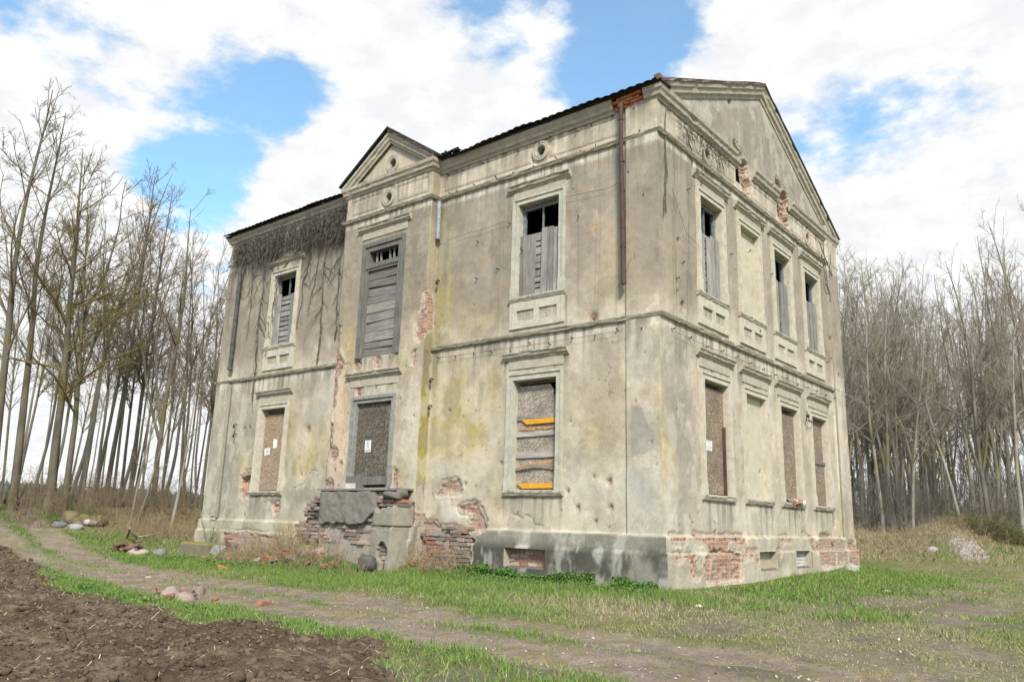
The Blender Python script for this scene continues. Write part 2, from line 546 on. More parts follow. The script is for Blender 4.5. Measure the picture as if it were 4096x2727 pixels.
RUT_D = [(6.0, -3.6), (4.2, -1.0), (4.3, 3), (4.6, 9), (4.9, 18), (6.5, 34)]


def ground_z(x, y):
    x = np.asarray(x, float)
    y = np.asarray(y, float)
    d = np.hypot(np.maximum(np.maximum(x, -15.6 - x), 0), np.maximum(np.maximum(-y, y - 11), 0))
    z = .22 + .14 * sm(y, 2, 10) * sm(x, -3, 0) * (1 - sm(d, 0, 3)) - .38 * (1 - np.exp(-d / 6.15))
    s = -.85 * x + .35 * y
    z = z + (.55 * sm(s, 11.5, 17) + .95 * sm(s, 15, 21.5)) * sm(-x, 10, 15)
    z = z + 1.3 * sm(y, 16, 32) * sm(x, -14, -6)
    z = z + .24 * np.exp(-((x + 8.7) / 1.3) ** 2 - ((y + 1.0) / .6) ** 2)
    z = z + .30 * np.exp(-((x + 10.3) / 1.6) ** 2 - ((y + .5) / .8) ** 2) + .14 * np.exp(-((x + 5.4) / .8) ** 2 - ((y + .3) / .6) ** 2)
    return z


def mound_z(x, y):
    """rubble and spoil heaps right of the house"""
    z = .95 * np.exp(-((x + .3) / 1.9) ** 2 - ((y - 25.5) / 2.6) ** 2)
    z = z + .55 * np.exp(-((x + 4.8) / 2.6) ** 2 - ((y - 25) / 3.0) ** 2)
    return z


def gz(x, y):
    return float(ground_z(x, y) + mound_z(x, y))


def soil_mask(x, y):
    ex = np.array([p[0] for p in SOIL_EDGE])
    ey = np.array([p[1] for p in SOIL_EDGE])
    e = np.interp(x, ex, ey)
    w = (fbm(x * 1.3, y * 1.3, 4, 2) - .5) * .9 + (fbm(x * 6, y * 6, 3, 5) - .5) * .3
    return sm(e - y + w, -.12, .16)


def rut_mask(x, y):
    w = (fbm(x * .8, y * .8, 3, 1) - .5) * .5 + (fbm(x * 4, y * 4, 3, 6) - .5) * .45
    a = 1 - sm(polydist(x, y, RUT_A) + w, .28, .66)
    b = 1 - sm(polydist(x, y, RUT_B) + w, .34, .82)
    c = (1 - sm(polydist(x, y, RUT_C) + w * 1.6, .15, .7)) * .55
    d = (1 - sm(polydist(x, y, RUT_D) + w * 1.6, .15, .7)) * .5
    return np.maximum(np.maximum(a, b), np.maximum(c, d))


def green_amt(x, y):
    """how green (1) or straw-dry (0) the turf is"""
    g = fbm(x * .55, y * .55, 4, 3) * 1.5 - .25
    g = g + .75 * np.exp(-((x + 2.6) / 3.2) ** 2 - ((y + .9) / .9) ** 2)
    g = g + .45 * np.exp(-((x + 4.5) / 2.2) ** 2 - ((y + 2.4) / 1.0) ** 2)
    g = g - .65 * np.exp(-((x - .2) / 2.0) ** 2 - ((y + 2.7) / .9) ** 2)
    g = g + .75 * np.exp(-((x - 1.4) / 1.3) ** 2 - ((y - 8) / 7.5) ** 2)
    g = g + .6 * np.exp(-((x + 13.5) / 2.6) ** 2 - ((y + 2.6) / .8) ** 2)
    ex = np.interp(x, [p[0] for p in SOIL_EDGE], [p[1] for p in SOIL_EDGE])
    g = g + .7 * np.exp(-((y - ex - .45) / .4) ** 2) * sm(-x, -.5, 2)
    g = g + .3 * np.exp(-((y + 1.6) / 1.5) ** 2) * sm(-x, -1, 1)
    g = g - .28 * sm(x, 3.0, 5) - .5 * sm(-x, 17, 24) * sm(y, -2, 2)
    g = g - .5 * np.exp(-((x + 9.6) / 2.2) ** 2 - ((y + 1.0) / .7) ** 2) - .5 * sm(y, 17, 24)
    return np.clip(g, 0, 1)


def axis(stops):
    out = []
    for (a, b, h) in stops:
        n = max(1, int(round((b - a) / h)))
        out.append(np.linspace(a, b, n, endpoint=False))
    out.append(np.array([stops[-1][1]]))
    return np.concatenate(out)


gx = axis([(-900, -100, 80), (-100, -40, 6), (-40, -22, .5), (-22, -10, .12), (-10, 6.5, .045), (6.5, 12, .2), (12, 40, 3), (40, 700, 66)])
gy = axis([(-300, -20, 28), (-20, -12.4, .5), (-12.4, -3.4, .045), (-3.4, 0, .08), (0, 34, .33), (34, 90, 4), (90, 1200, 90)])
GX, GY = np.meshgrid(gx, gy)
SM = soil_mask(GX, GY)
RM = rut_mask(GX, GY) * (1 - SM)
GZ = ground_z(GX, GY) + mound_z(GX, GY) * (1 + (fbm(GX * 1.5, GY * 1.5, 4, 4) - .5) * .5)
rough = (fbm(GX * 1.1, GY * 1.1, 3, 1) - .5) * .16 + (fbm(GX * 5, GY * 5, 4, 2, .6) - .5) * .12 + np.maximum(fbm(GX * 13, GY * 13, 3, 4) - .5, 0) * .14
nearm = sm(40 - np.abs(GX + 5), 0, 10)
GZ = GZ + SM * (rough + .035) * nearm + (1 - SM) * (fbm(GX * 1.7, GY * 1.7, 4, 5) - .5) * .09 * nearm
GZ = GZ - RM * (.035 + .02 * fbm(GX * 3, GY * 3, 3, 3))
GZ = GZ + SM * .10 * np.exp(-((GX + 1.2) / .5) ** 2 - ((GY + 7.6) / .35) ** 2)
GA = green_amt(GX, GY)
n1 = fbm(GX * 2.2, GY * 2.2, 4, 6)
n2 = fbm(GX * 9, GY * 9, 3, 7)
gc = mixn(np.ones(GX.shape + (3,)) * (.20, .17, .095), (.085, .115, .035), GA)
gc = mixn(gc, (.15, .155, .045), .9 * sm(n1, .42, .6) * (1 - GA))                       # moss
mud = sm(fbm(GX * .9, GY * .9, 4, 0), .50, .62) * sm(GX, 0, 3) * (1 - sm(GY, 4, 10)) * .8
gc = mixn(gc, (.155, .125, .095), mud)
gc = mixn(gc, (.262, .205, .155), RM * .95)
gc = mixn(gc, (.19, .155, .125), RM * sm(n1, .48, .62) * .7)
gc = mixn(gc, (.19, .165, .06), RM * sm(fbm(GX * 3.1, GY * 3.1, 3, 4), .56, .66) * .55)
sc = mixn(np.ones(GX.shape + (3,)) * (.115, .082, .052), (.175, .13, .088), sm(n2, .42, .7) * .8)
sc = mixn(sc, (.07, .05, .034), sm(n1, .5, .62) * .7)
gc = mixn(gc, sc, SM)
md = mound_z(GX, GY)
gc = mixn(gc, (.21, .165, .105), sm(md, .12, .4) * (.5 + .5 * n1))
gravel = np.exp(-(((GX - .75) - (GY - 23.4) * -.35) / .62) ** 2 - ((GY - 23.3) / 1.5) ** 2)
gc = mixn(gc, (.36, .31, .27), sm(gravel, .3, .6))
wood = sm(GY, 28, 34) + sm(-.85 * GX + .35 * GY, 20.5, 23)
gc = mixn(gc, (.14, .105, .07), np.clip(wood, 0, 1) * .85)
gc = gc * (.75 + .5 * n2)[..., None]
far = sm(np.hypot(GX, GY), 70, 200)
gc = mixn(gc, (.10, .105, .055), far)
nyy, nxx = GX.shape
ii, jj = np.meshgrid(np.arange(nyy - 1), np.arange(nxx - 1), indexing='ij')
gq = np.stack([ii * nxx + jj, ii * nxx + jj + 1, (ii + 1) * nxx + jj + 1, (ii + 1) * nxx + jj], -1).reshape(-1, 4)


def ground_mat():
    m, nt, bs = new_mat('earth_and_turf', .97, .1)
    a = _nd(nt, 'ShaderNodeAttribute', attribute_name='Col')
    n = obj_noise(nt, 26, 4, .68)
    n2 = obj_noise(nt, 95, 3, .7, seed=3.0)
    k = mth(nt, 'ADD', mth(nt, 'MULTIPLY', n.outputs[0], .9), mth(nt, 'MULTIPLY', n2.outputs[0], .7))
    c = mixc(nt, 1.0, a.outputs['Color'], mixc(nt, maprange(nt, k, .5, 1.1, smooth=False), (.5,) * 3, (1.5,) * 3), 'MULTIPLY')
    nt.links.new(c, bs.inputs['Base Color'])
    bump(nt, bs, k, .7, .03)
    return m


ground = np_mesh('ground', np.stack([GX, GY, GZ], -1).reshape(-1, 3), gq, ground_mat(), None, {'Col': ('FLOAT_COLOR', rgba(gc).reshape(-1, 4))}, smooth=True)
tag(ground, kind='structure')


def ground_at(x, y):
    """height of the finished ground sheet, bilinear"""
    x = np.asarray(x, float)
    y = np.asarray(y, float)
    i = np.clip(np.searchsorted(gx, x) - 1, 0, len(gx) - 2)
    j = np.clip(np.searchsorted(gy, y) - 1, 0, len(gy) - 2)
    fx = (x - gx[i]) / (gx[i + 1] - gx[i])
    fy = (y - gy[j]) / (gy[j + 1] - gy[j])
    return (GZ[j, i] * (1 - fx) + GZ[j, i + 1] * fx) * (1 - fy) + (GZ[j + 1, i] * (1 - fx) + GZ[j + 1, i + 1] * fx) * fy


# ------------------------------------------------------------------ the house
LH, WH, PV = 15.6, 11.0, .30
PL, PR = -9.45, -6.15
TF = lambda u, z, d: (u, -d, z)
TG = lambda u, z, d: (d, u, z)
TP = lambda u, z, d: (u, -PV - d, z)
TL = lambda u, z, d: (-LH - d, WH - u, z)
TB = lambda u, z, d: (-u, WH + d, z)
house = empty('abandoned_manor_house', (-7.8, 5.5, 0.2), 'derelict two storey manor house of crumbling beige plaster with boarded windows and gable pediment', 'house')
bpy.context.view_layer.update()


class HP:   # parts are built in world coordinates and parented keeping their place
    pass


def hp(o, parent=None):
    p = parent or house
    o.parent = p
    # every ancestor is the house empty or a mesh without its own offset
    o.matrix_parent_inverse = Matrix.Translation(-Vector(house.location)) if p is house else Matrix.Identity(4)
    return o


H = .026
# openings: (u0, u1, z0, z1)
WU, WLO = (6.15, 8.34), (1.95, 4.29)
F_OPEN = [(-3.57, -2.43, *WU), (-3.59, -2.43, *WLO), (-13.02, -11.92, *WU), (-13.02, -11.86, *WLO), (-8.60, -6.99, 5.26, 8.34), (-8.62, -7.0, 2.02, 4.27), (-3.62, -2.56, .42, .80)]
F_CIRC = [(-2.99, 9.54, .15), (-7.75, 9.49, .15)]
G_C = (2.31, 4.41, 6.50, 8.71)
G_OPEN = []
for c_ in G_C:
    G_OPEN += [(c_ - .55, c_ + .55, *WU), (c_ - .58, c_ + .56, *WLO)]
G_OPEN += [(4.02, 5.08, .44, .84), (6.18, 7.26, .44, .84)]
G_CIRC = [(2.24, 9.47, .16), (8.68, 9.47, .16)]


def grid_lines(a, b, h, special):
    base = np.linspace(a, b, int((b - a) / h) + 1)
    sp = np.array(sorted(set(special)))
    if len(sp):
        base = np.array([q for q in base if np.min(np.abs(sp - q)) > h * .45])
    return np.array(sorted(set(np.concatenate([base, sp]).tolist())))


def plinth_d(z):
    return sm(1.15 - z, -.006, .02) * .085 + sm(.85 - z, -.006, .02) * .05


def facade(name, T, us, zs, surf, holes, circ, keep=None, left=None, right=None):
    U, Z = np.meshgrid(us, zs)
    D, C, B, Wt, UE = surf(U, Z)
    U = U.copy()
    for end, col_ in ((left, 0), (right, -1)):      # mitred corner: clean relief and side step of the last column
        if end:
            D[:, col_] = end[0](zs)
            U[:, col_] += end[1](zs)
    X, Y, ZZ = T(U, Z, D)
    V = np.stack([X + 0 * U, Y + 0 * U, ZZ + 0 * U], -1).reshape(-1, 3)
    nz_, nu = U.shape
    uc = (us[:-1] + us[1:]) / 2
    zc_ = (zs[:-1] + zs[1:]) / 2
    UC, ZC = np.meshgrid(uc, zc_)
    k = np.ones(UC.shape, bool)
    for (a, b, c, d) in holes:
        k &= ~((UC > a) & (UC < b) & (ZC > c) & (ZC < d))
    for (a, b, r) in circ:
        k &= np.hypot(UC - a, ZC - b) > r
    if keep is not None:
        k &= keep(UC, ZC)
    i, j = np.nonzero(k)
    F = np.stack([i * nu + j, i * nu + j + 1, (i + 1) * nu + j + 1, (i + 1) * nu + j], -1)
    used = np.zeros(len(V), bool)
    used[F.ravel()] = True
    mp = np.cumsum(used) - 1
    at = {'Col': ('FLOAT_COLOR', rgba(C).reshape(-1, 4)[used]), 'Brick': ('FLOAT', B.ravel()[used]), 'Weather': ('FLOAT', Wt.ravel()[used]),
          'P2': ('FLOAT_VECTOR', np.stack([UE, Z, 0 * Z], -1).reshape(-1, 3)[used])}
    return hp(np_mesh(name, V[used], mp[F], MAT['plaster'], None, at))


def gauss(u, z, a, b, su, sz):
    return np.exp(-((u - a) / su) ** 2 - ((z - b) / sz) ** 2)


def ragged(U, Z, poly, j=.07, seed=0):
    w1 = (fbm(U * 7, Z * 7, 3, seed) - .5) * 2 * j + (fbm(U * 21, Z * 21, 2, seed + 2) - .5) * j
    w2 = (fbm(U * 7 + 50, Z * 7, 3, seed + 1) - .5) * 2 * j + (fbm(U * 21, Z * 21 + 50, 2, seed + 3) - .5) * j
    return inpoly(U + w1, Z + w2, poly).astype(float)


CREAM, GREYB, OCHRE, WHITE = np.array((.50, .43, .325)), (.262, .222, .168), (.41, .335, .15), (.57, .53, .44)
SOOT, MOSSY, PINK, RUSTC = (.085, .079, .063), (.34, .29, .075), (.55, .375, .235), (.45, .20, .055)
rp = np.random.default_rng(21)


def boxblur(a, k):
    for ax in (0, 1):
        p = np.pad(a, [(k + 1, k) if i == ax else (0, 0) for i in (0, 1)], mode='edge').cumsum(ax)
        n = a.shape[ax]
        hi = np.take(p, np.arange(2 * k + 1, 2 * k + 1 + n), ax)
        lo = np.take(p, np.arange(0, n), ax)
        a = (hi - lo) / (2 * k + 1)
    return a


def undercoat(D, C, B, U, Z):
    """torn second coat of plaster round every bare patch"""
    w = boxblur(np.clip(B, 0, 1), 4) + (fbm(U * 6, Z * 6, 4, 5) - .5) * .42
    rim = (w > .16) & (B < .5) & (boxblur(np.clip(B, 0, 1), 5) > .004)
    D -= rim * .022
    C[:] = np.where(rim[..., None], np.array((.40, .335, .26)) * (.7 + .6 * fbm(U * 12, Z * 12, 3, 2))[..., None], C)


def runoff(C, U, Z, ledges, k=.5):
    """dirty drip marks hanging below ledges"""
    s = fbm(U * 11, Z * .35, 3, 5)
    s2 = fbm(U * 4, Z * .5, 3, 6)
    for (u0, u1, z, L) in ledges:
        t = (z - Z) / (L * (.35 + 1.5 * s2))
        m = (Z < z) & (U > u0) & (U < u1)
        C[:] = mixn(C, (.15, .132, .10), m * np.exp(-np.maximum(t, 0) * 1.6) * sm(s, .42, .66) * k)


def grime(C, U, Z):
    """broad grey weathering with ragged edges"""
    a = fbm(U * .9 + 3, Z * .55, 6, 7, .6)
    b = fbm(U * 2.3 + 8, Z * 1.4, 5, 2, .6)
    C[:] = mixn(C, (.27, .235, .185), sm(a, .49, .60) * .40)
    C[:] = mixn(C, (.32, .28, .22), sm(b, .54, .60) * .30)
    C[:] = mixn(C, (.56, .51, .41), sm(1 - b, .54, .62) * (.40 - .27 * sm(Z, 5.3, 6) * (1 - sm(Z, 8.8, 8.95))))


def pits_on(D, C, B, U, Z, spots):
    for (a, b, r) in spots:
        m = (np.abs(U - a) < r * 3) & (np.abs(Z - b) < r * 3)
        if not m.any():
            continue
        g = np.exp(-(((U[m] - a) ** 2 + ((Z[m] - b) * .8) ** 2) / r ** 2) * (1 + (vnoise(U[m] * 30, Z[m] * 30, 3) - .5)))
        D[m] -= g * min(.06, r * 1.3)
        C[m] = mixn(C[m], (.17, .115, .08), g * .9)
        if r > .04:
            B[m] = np.maximum(B[m], (g > .55) * .9)


def crack_on(D, C, U, Z, pts, wd=.014, dp=.02):
    d = polydist(U + (vnoise(U * 14, Z * 14, 2) - .5) * .10, Z + (vnoise(U * 14, Z * 14, 5) - .5) * .10, pts)
    g = np.exp(-(d / wd) ** 2)
    D -= g * dp
    C[:] = mixn(C, (.14, .115, .085), g * .8)


def surf_front(U, Z):
    pav = np.clip((U - PL) / .0012, 0, 1) * np.clip((PR + .0012 - U) / .0012, 0, 1)
    D = PV * pav
    ret = (U > PR - 1e-7) & (U < PR + .0013)
    UE = np.where(ret, PR + (PV - D), U)
    onp = pav > .001
    n1, n2 = fbm(UE * .8, Z * .8, 4, 0), fbm(UE * 2.6, Z * 2.6, 4, 1)
    n3 = fbm(UE * 7, Z * 7, 3, 2)
    st = fbm(UE * 6, Z * .45, 4, 3)
    lim = 1.15 + (fbm(UE * 2.2, Z * 0 + 3, 3, 4) - .5) * .03
    pl1 = sm(lim - Z, -.006, .02)
    pl2 = sm(.85 - Z, -.006, .02)
    cor = sm(UE, -.76, -.745) + sm(-UE, 14.9, 14.915)
    C = np.ones(U.shape + (3,)) * CREAM * (.80 + .42 * n2)[..., None]
    # storeys
    up = sm(Z + (n2 - .5) * .8, 5.35, 6.4) * (1 - sm(Z, 8.86, 8.94))
    C = mixn(C, GREYB, up * np.clip(.93 + .7 * (n1 - .5), 0, 1))
    C = mixn(C, CREAM * .93, up * gauss(UE, Z, -1.4, 6.0, 1.0, 1.2) * .7)
    lb = sm(-UE, 9.4, 9.8)
    C = mixn(C, (.26, .215, .165), lb * sm(Z, 5.2, 6.6) * sm(.5 * st + .5 * n2, .36, .62) * .85)
    C = mixn(C, (.12, .108, .09), lb * sm(Z, 7.0, 9.0) * sm(.6 * st + .4 * n3, .40, .60) * .75)
    C = mixn(C, (.30, .28, .22), lb * (1 - sm(Z, 4.7, 5.2)) * sm(n1, .45, .6) * .55)
    C = mixn(C, (.33, .30, .25), sm(-UE, 12.9, 15.2) * (1 - sm(Z, 5, 5.6)) * .55)
    C = mixn(C, (.37, .325, .245), sm(Z, 9.1, 9.3) * .5 * sm(st, .4, .6))
    C = mixn(C, WHITE, sm(Z, 8.90, 8.95) * (1 - sm(Z, 9.06, 9.10)) * .75)
    C = mixn(C, WHITE, sm(Z, 5.03, 5.07) * (1 - sm(Z, 5.2, 5.24)) * .55 * (1 - onp))
    # ochre lichen bloom, pale washes, pink and soot
    for (a, b, sx, sz, k) in [(-5.35, 4.0, .5, .8, .75), (-4.7, 3.3, .5, .7, .6), (-4.2, 4.3, .35, .5, .45), (-5.5, 3.0, .5, .5, .45), (-2.0, 3.3, .9, .5, .0), (-1.7, 3.2, .6, .5, .40), (-1.2, 2.7, .5, .6, .3), (-1.0, 3.9, .4, .5, .25),
                              (-10.7, 2.75, .75, .33, .85), (-11.6, 3.6, .6, .7, .45), (-10.4, 3.3, .6, .8, .3), (-12.6, 5.5, .8, .2, .5), (-8.9, 5.6, .25, .6, .6), (-9.1, 6.6, .2, .9, .35), (-6.7, 5.0, .3, .5, .45), (-5.6, 6.1, .8, .6, .45), (-4.6, 5.7, .6, .3, .4),
                              (-13.7, 2.7, .35, .5, .5), (-4.0, 1.9, .35, .5, .35), (-4.9, 1.25, .25, .12, .7), (-2.6, 1.45, .35, .25, .4), (-1.0, 6.4, .5, .8, .25), (-5.75, 1.45, .12, .25, .8), (-6.6, 2.2, .25, .6, .45)]:
        C = mixn(C, OCHRE, gauss(UE, Z, a, b, sx, sz) * k * (.3 + 1.3 * n3) * 1.7)
    C = mixn(C, (.46, .40, .03), gauss(UE, Z, -11.2, 1.0, .3, .14) * 1.2)
    for (a, b, sx, sz, k) in [(-5.1, 1.5, .6, .2, .9), (-9.95, 4.6, .5, .5, .6), (-10.3, 4.1, .8, .12, .8), (-12.2, 1.6, .8, .3, .4), (-2.9, 1.5, .8, .3, .35), (-5.6, 2.4, .5, .25, .5), (-7.8, 4.6, .9, .18, .5), (-6.6, 3.4, .3, .9, .5), (-2.6, 8.6, .9, .22, .45), (-8.8, 7.4, .25, 1.2, -.0), (-13.2, 5.0, .3, .12, .8), (-4.0, 2.2, .5, .35, .4), (-1.9, 2.1, .8, .8, .35), (-1.1, 2.2, .35, .6, .35), (-10.2, 1.6, .4, .3, .4)]:
        C = mixn(C, WHITE, gauss(UE, Z, a, b, sx, sz) * k * (.5 + n3))
    C = mixn(C, PINK, gauss(UE, Z, -9.0, 3.6, .33, 1.3) * .8)
    C = mixn(C, (.22, .20, .17), gauss(UE, Z, -10.5, 1.75, .75, .4) * .75 * sm(n2, .35, .6))
    C = mixn(C, (.30, .28, .245), gauss(UE, Z, -10.6, 3.9, .5, .45) * .6)
    C = mixn(C, (.24, .225, .18), gauss(UE, Z, -5.8, 2.0, .35, .45) * .75)
    C = mixn(C, (.165, .145, .115), gauss(UE, Z, -5.2, 1.18, .9, .13) * .8)
    # moss run-off in the angle of the centre bay
    C = mixn(C, MOSSY, gauss(UE, Z, -5.98, 5.0, .09, 3.2) * .9 * sm(Z, 1.6, 2.4) * ~ret * ~onp)
    C = mixn(C, (.42, .355, .13), gauss(UE, Z, -5.66, 6.6, .10, 1.7) * .85)
    C = mixn(C, (.215, .205, .17), gauss(UE, Z, -5.82, 7.8, .07, 1.1) * .7)
    C = mixn(C, (.33, .30, .24), gauss(UE, Z, -5.5, 7.6, .12, 1.6) * .5)
    C = mixn(C, (.27, .235, .07), ret * sm(Z, 1.8, 2.3) * (1 - sm(Z, 5.3, 6.2)) * .95)
    C = mixn(C, (.36, .31, .2), ret * sm(Z, 5.6, 6.2) * .6)
    C = mixn(C, (.20, .185, .15), ret * (1 - sm(Z, 1.9, 2.4)) * .8)
    # corner strip
    gp = ragged(U, Z, [(-.64, 3.52), (-.42, 3.52), (-.3, 3.2), (-.12, 3.0), (-.16, 2.72), (-.36, 2.6), (-.64, 2.6)], .05, 1)
    C = mixn(C, (.245, .23, .205), gp * .85)
    C = mixn(C, (.33, .31, .26), sm(UE, -.75, -.7) * (1 - sm(Z, 4.6, 5.0)) * sm(n2, .3, .6) * .6)
    C = mixn(C, OCHRE, gauss(UE, Z, -.04, 3.2, .05, 1.3) * .75)
    C = mixn(C, (.40, .40, .355), gauss(UE, Z, -.4, 1.9, .35, .6) * .7)
    # dark runs under the string course, rust
    for a in (-4.55, -4.38, -3.7, -11.2):
        C = mixn(C, (.10, .09, .07), gauss(UE, Z, a, 5.12, .06, .2) * .75)
    for (a, b, w, k) in [(-1.25, 7.34, .34, .9), (-2.0, 8.25, .16, .7), (-1.35, 8.76, .2, .6), (-4.66, 7.24, .22, .9), (-5.43, 7.0, .16, .9), (-2.2, 7.87, .05, .8), (-3.85, 6.48, .14, .7), (-1.5, 7.42, .2, .6), (-1.95, 9.19, .3, .8)]:
        C = mixn(C, RUSTC, np.exp(-((UE - a) / w) ** 2 - ((Z - b - (UE - a) * .12) / .04) ** 2) * k * sm(n3, .3, .55))
    # plinth
    pr = sm(UE, -4.72, -4.62)
    pk = .84 * pr * pl1 * (1 - .55 * sm(Z, .86, .9)) * (.9 - .75 * gauss(UE, Z, -3.3, 1.05, .75, .13) - .5 * gauss(UE, Z, -1.6, 1.05, .9, .1)) * (.30 + .95 * sm(fbm(UE * 2.6, Z * 1.5, 6, 6, .62), .40, .60))
    C = mixn(C, (.30, .275, .22), pr * pl1)
    C = mixn(C, SOOT, pk)
    C = mixn(C, (.40, .385, .33), pr * pl1 * sm(fbm(UE * 4.5, Z * 1.6, 5, 7), .56, .68) * .75)
    C = mixn(C, (.42, .37, .26), lb * pl1 * .6)
    C = C * (1 - .10 * (st - .5) * 2 * (Z > 1.2))[..., None] * (1 - .13 * sm(fbm(UE * 1.7, Z * 1.7, 5, 6), .53, .55) + .12 * sm(fbm(UE * 1.5 + 7, Z * 1.5, 5, 7), .56, .58))[..., None]
    PK0 = C.copy()
    grime(C, UE, Z)
    C = mixn(C, PK0, pl1 * pr)
    runoff(C, UE, Z, [(-15.6, PL, 5.24, .6), (PR, 0, 5.24, .6), (-15.6, 0, 9.08, .45), (-15.6, 0, 9.82, .5), (-3.8, -2.2, 6.0, .7), (-13.3, -11.7, 6.0, .7), (-3.8, -2.2, 1.84, .5), (-13.3, -11.7, 1.84, .5), (-3.9, -2.1, 4.72, .3), (-3.9, -2.1, 8.66, .3), (-8.9, -6.7, 4.72, .3), (-8.7, -6.9, 5.25, .5)], .75)
    # relief
    D = D + .045 * cor * (1 - pl1) + pl1 * .085 + pl2 * .05
    D = D + (fbm(UE * 1.3, Z * 1.3, 4, 5) - .5) * .022 + (n3 - .5) * .010
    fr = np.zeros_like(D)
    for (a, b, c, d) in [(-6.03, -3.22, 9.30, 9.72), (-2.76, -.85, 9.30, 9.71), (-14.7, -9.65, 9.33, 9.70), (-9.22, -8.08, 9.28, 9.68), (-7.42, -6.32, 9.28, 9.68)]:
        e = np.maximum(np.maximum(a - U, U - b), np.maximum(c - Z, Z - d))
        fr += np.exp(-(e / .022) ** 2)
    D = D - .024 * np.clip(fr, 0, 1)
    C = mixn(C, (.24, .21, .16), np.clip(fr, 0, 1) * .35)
    for (a, b, _) in F_CIRC:
        rr = np.hypot(U - a, Z - b)
        D = D - .02 * np.exp(-((rr - .30) / .022) ** 2)
    # broken plaster, brick showing
    B = np.zeros_like(D)
    Wt = np.full(D.shape, .25)
    msk = U < PR + .00125
    pc = ragged(UE, Z, [(-6.20, 6.66), (-5.99, 6.62), (-5.93, 6.4), (-5.92, 5.78), (-6.1, 5.70), (-6.2, 5.45), (-6.33, 5.42), (-6.44, 5.62), (-6.44, 5.95), (-6.36, 6.2), (-6.26, 6.25)], .05, 1) * msk
    B = np.maximum(B, pc)
    lst = [([(-9.47, 6.3), (-9.36, 6.27), (-9.36, 5.5), (-9.22, 5.32), (-9.13, 5.12), (-9.2, 4.95), (-9.34, 4.8), (-9.37, 4.1), (-9.47, 4.0)], .045, .15),
           ([(-9.47, 3.62), (-9.36, 3.6), (-9.34, 3.1), (-9.1, 2.95), (-9.05, 2.78), (-9.22, 2.7), (-9.38, 2.85), (-9.47, 3.0)], .05, .3),
           ([(-13.80, 2.36), (-13.55, 2.42), (-13.26, 2.62), (-13.22, 2.3), (-13.12, 1.93), (-13.3, 1.86), (-13.6, 1.78), (-13.78, 2.0)], .07, .1),
           ([(-12.09, 1.61), (-11.8, 1.61), (-11.77, 1.41), (-11.9, 1.36), (-12.04, 1.40)], .03, 0),
           ([(-5.62, 2.12), (-5.14, 2.20), (-5.02, 2.0), (-5.06, 1.93), (-5.55, 1.93), (-5.75, 1.85), (-5.66, 2.0)], .05, .45),
           ([(-5.05, 1.62), (-4.55, 1.70), (-4.44, 1.50), (-4.32, 1.36), (-4.26, 1.12), (-4.72, 1.08), (-4.7, 1.25), (-4.62, 1.45), (-5.0, 1.5)], .06, .35),
           ([(-6.95, 2.45), (-6.82, 2.4), (-6.80, 2.0), (-6.93, 2.0)], .03, .1),
           ([(-8.66, 5.2), (-8.5, 5.28), (-8.4, 5.12), (-8.55, 4.92), (-8.62, 5.0)], .04, .3), ([(-7.85, 5.24), (-7.72, 5.24), (-7.74, 4.92), (-7.82, 4.95)], .03, .4), ([(-6.52, 5.25), (-6.44, 5.25), (-6.44, 4.86), (-6.5, 4.9)], .02, .2),
           ([(-8.45, 4.45), (-8.36, 4.55), (-8.3, 4.3), (-8.45, 4.25)], .03, .3), ([(-9.45, 2.2), (-9.2, 2.2), (-9.1, 1.95), (-9.45, 1.9)], .05, .6),
           ([(-6.35, 1.6), (-6.16, 1.7), (-6.15, 1.2), (-6.35, 1.1)], .05, .4)]
    for poly, j, w in lst:
        m_ = ragged(U, Z, poly, j, len(poly))
        B = np.maximum(B, m_)
        Wt = np.where(m_ > 0, w, Wt)
    m_ = ragged(U, Z, [(-6.2, 1.30), (-5.6, 1.18), (-4.7, 1.10), (-4.55, .9), (-4.57, 0), (-6.2, 0)], .06, 3)
    B = np.maximum(B, m_ * (1 - onp))
    Wt = np.where((m_ > 0), .95, Wt)
    m_ = ragged(U, Z, [(-14.2, .80), (-13.5, .76), (-13.2, .84), (-12.1, .78), (-11.6, .72), (-11.4, .3), (-14.2, .2)], .06, 4)
    B = np.maximum(B, m_)
    Wt = np.where(m_ > 0, .75, Wt)
    rec = np.clip(B, 0, 1)
    D = D - rec * (.045 + .05 * (fbm(U * 5, Z * 14, 2, 6) - .3))
    D = D - .10 * ragged(U, Z, [(-13.75, 2.3), (-13.3, 2.45), (-13.3, 2.1), (-13.6, 2.0)], .05, 2)
    D = D - pl1 * B * .07 * (U > -6.2)
    undercoat(D, C, B, U, Z)
    spots = [(-1.17, 2.12, .055), (-1.13, 1.63, .045), (-1.47, 1.37, .035), (-1.9, 1.61, .05), (-2.29, 1.56, .02), (-1.51, 2.22, .025), (-2.13, 1.94, .035), (-5.48, 3.77, .03), (-3.88, 2.53, .035), (-2.08, 3.33, .02), (-1.55, 5.42, .09), (-10.78, 3.59, .08), (-13.9, 3.75, .07), (-13.6, 3.8, .04), (-10.9, 2.4, .03),
             (-8.9, 2.6, .06), (-9.1, 2.45, .03), (-12.9, 1.9, .05), (-13.4, 1.3, .03), (-7.2, 4.55, .04), (-7.75, 4.45, .025), (-11.85, 1.25, .03), (-5.3, 1.75, .02), (-4.9, 2.1, .03), (-4.6, 2.05, .025)]
    for q in range(90):
        spots.append((rp.uniform(-15.4, -.1), rp.uniform(1.2, 9.0), rp.uniform(.010, .022)))
    pits_on(D, C, B, U, Z, spots)
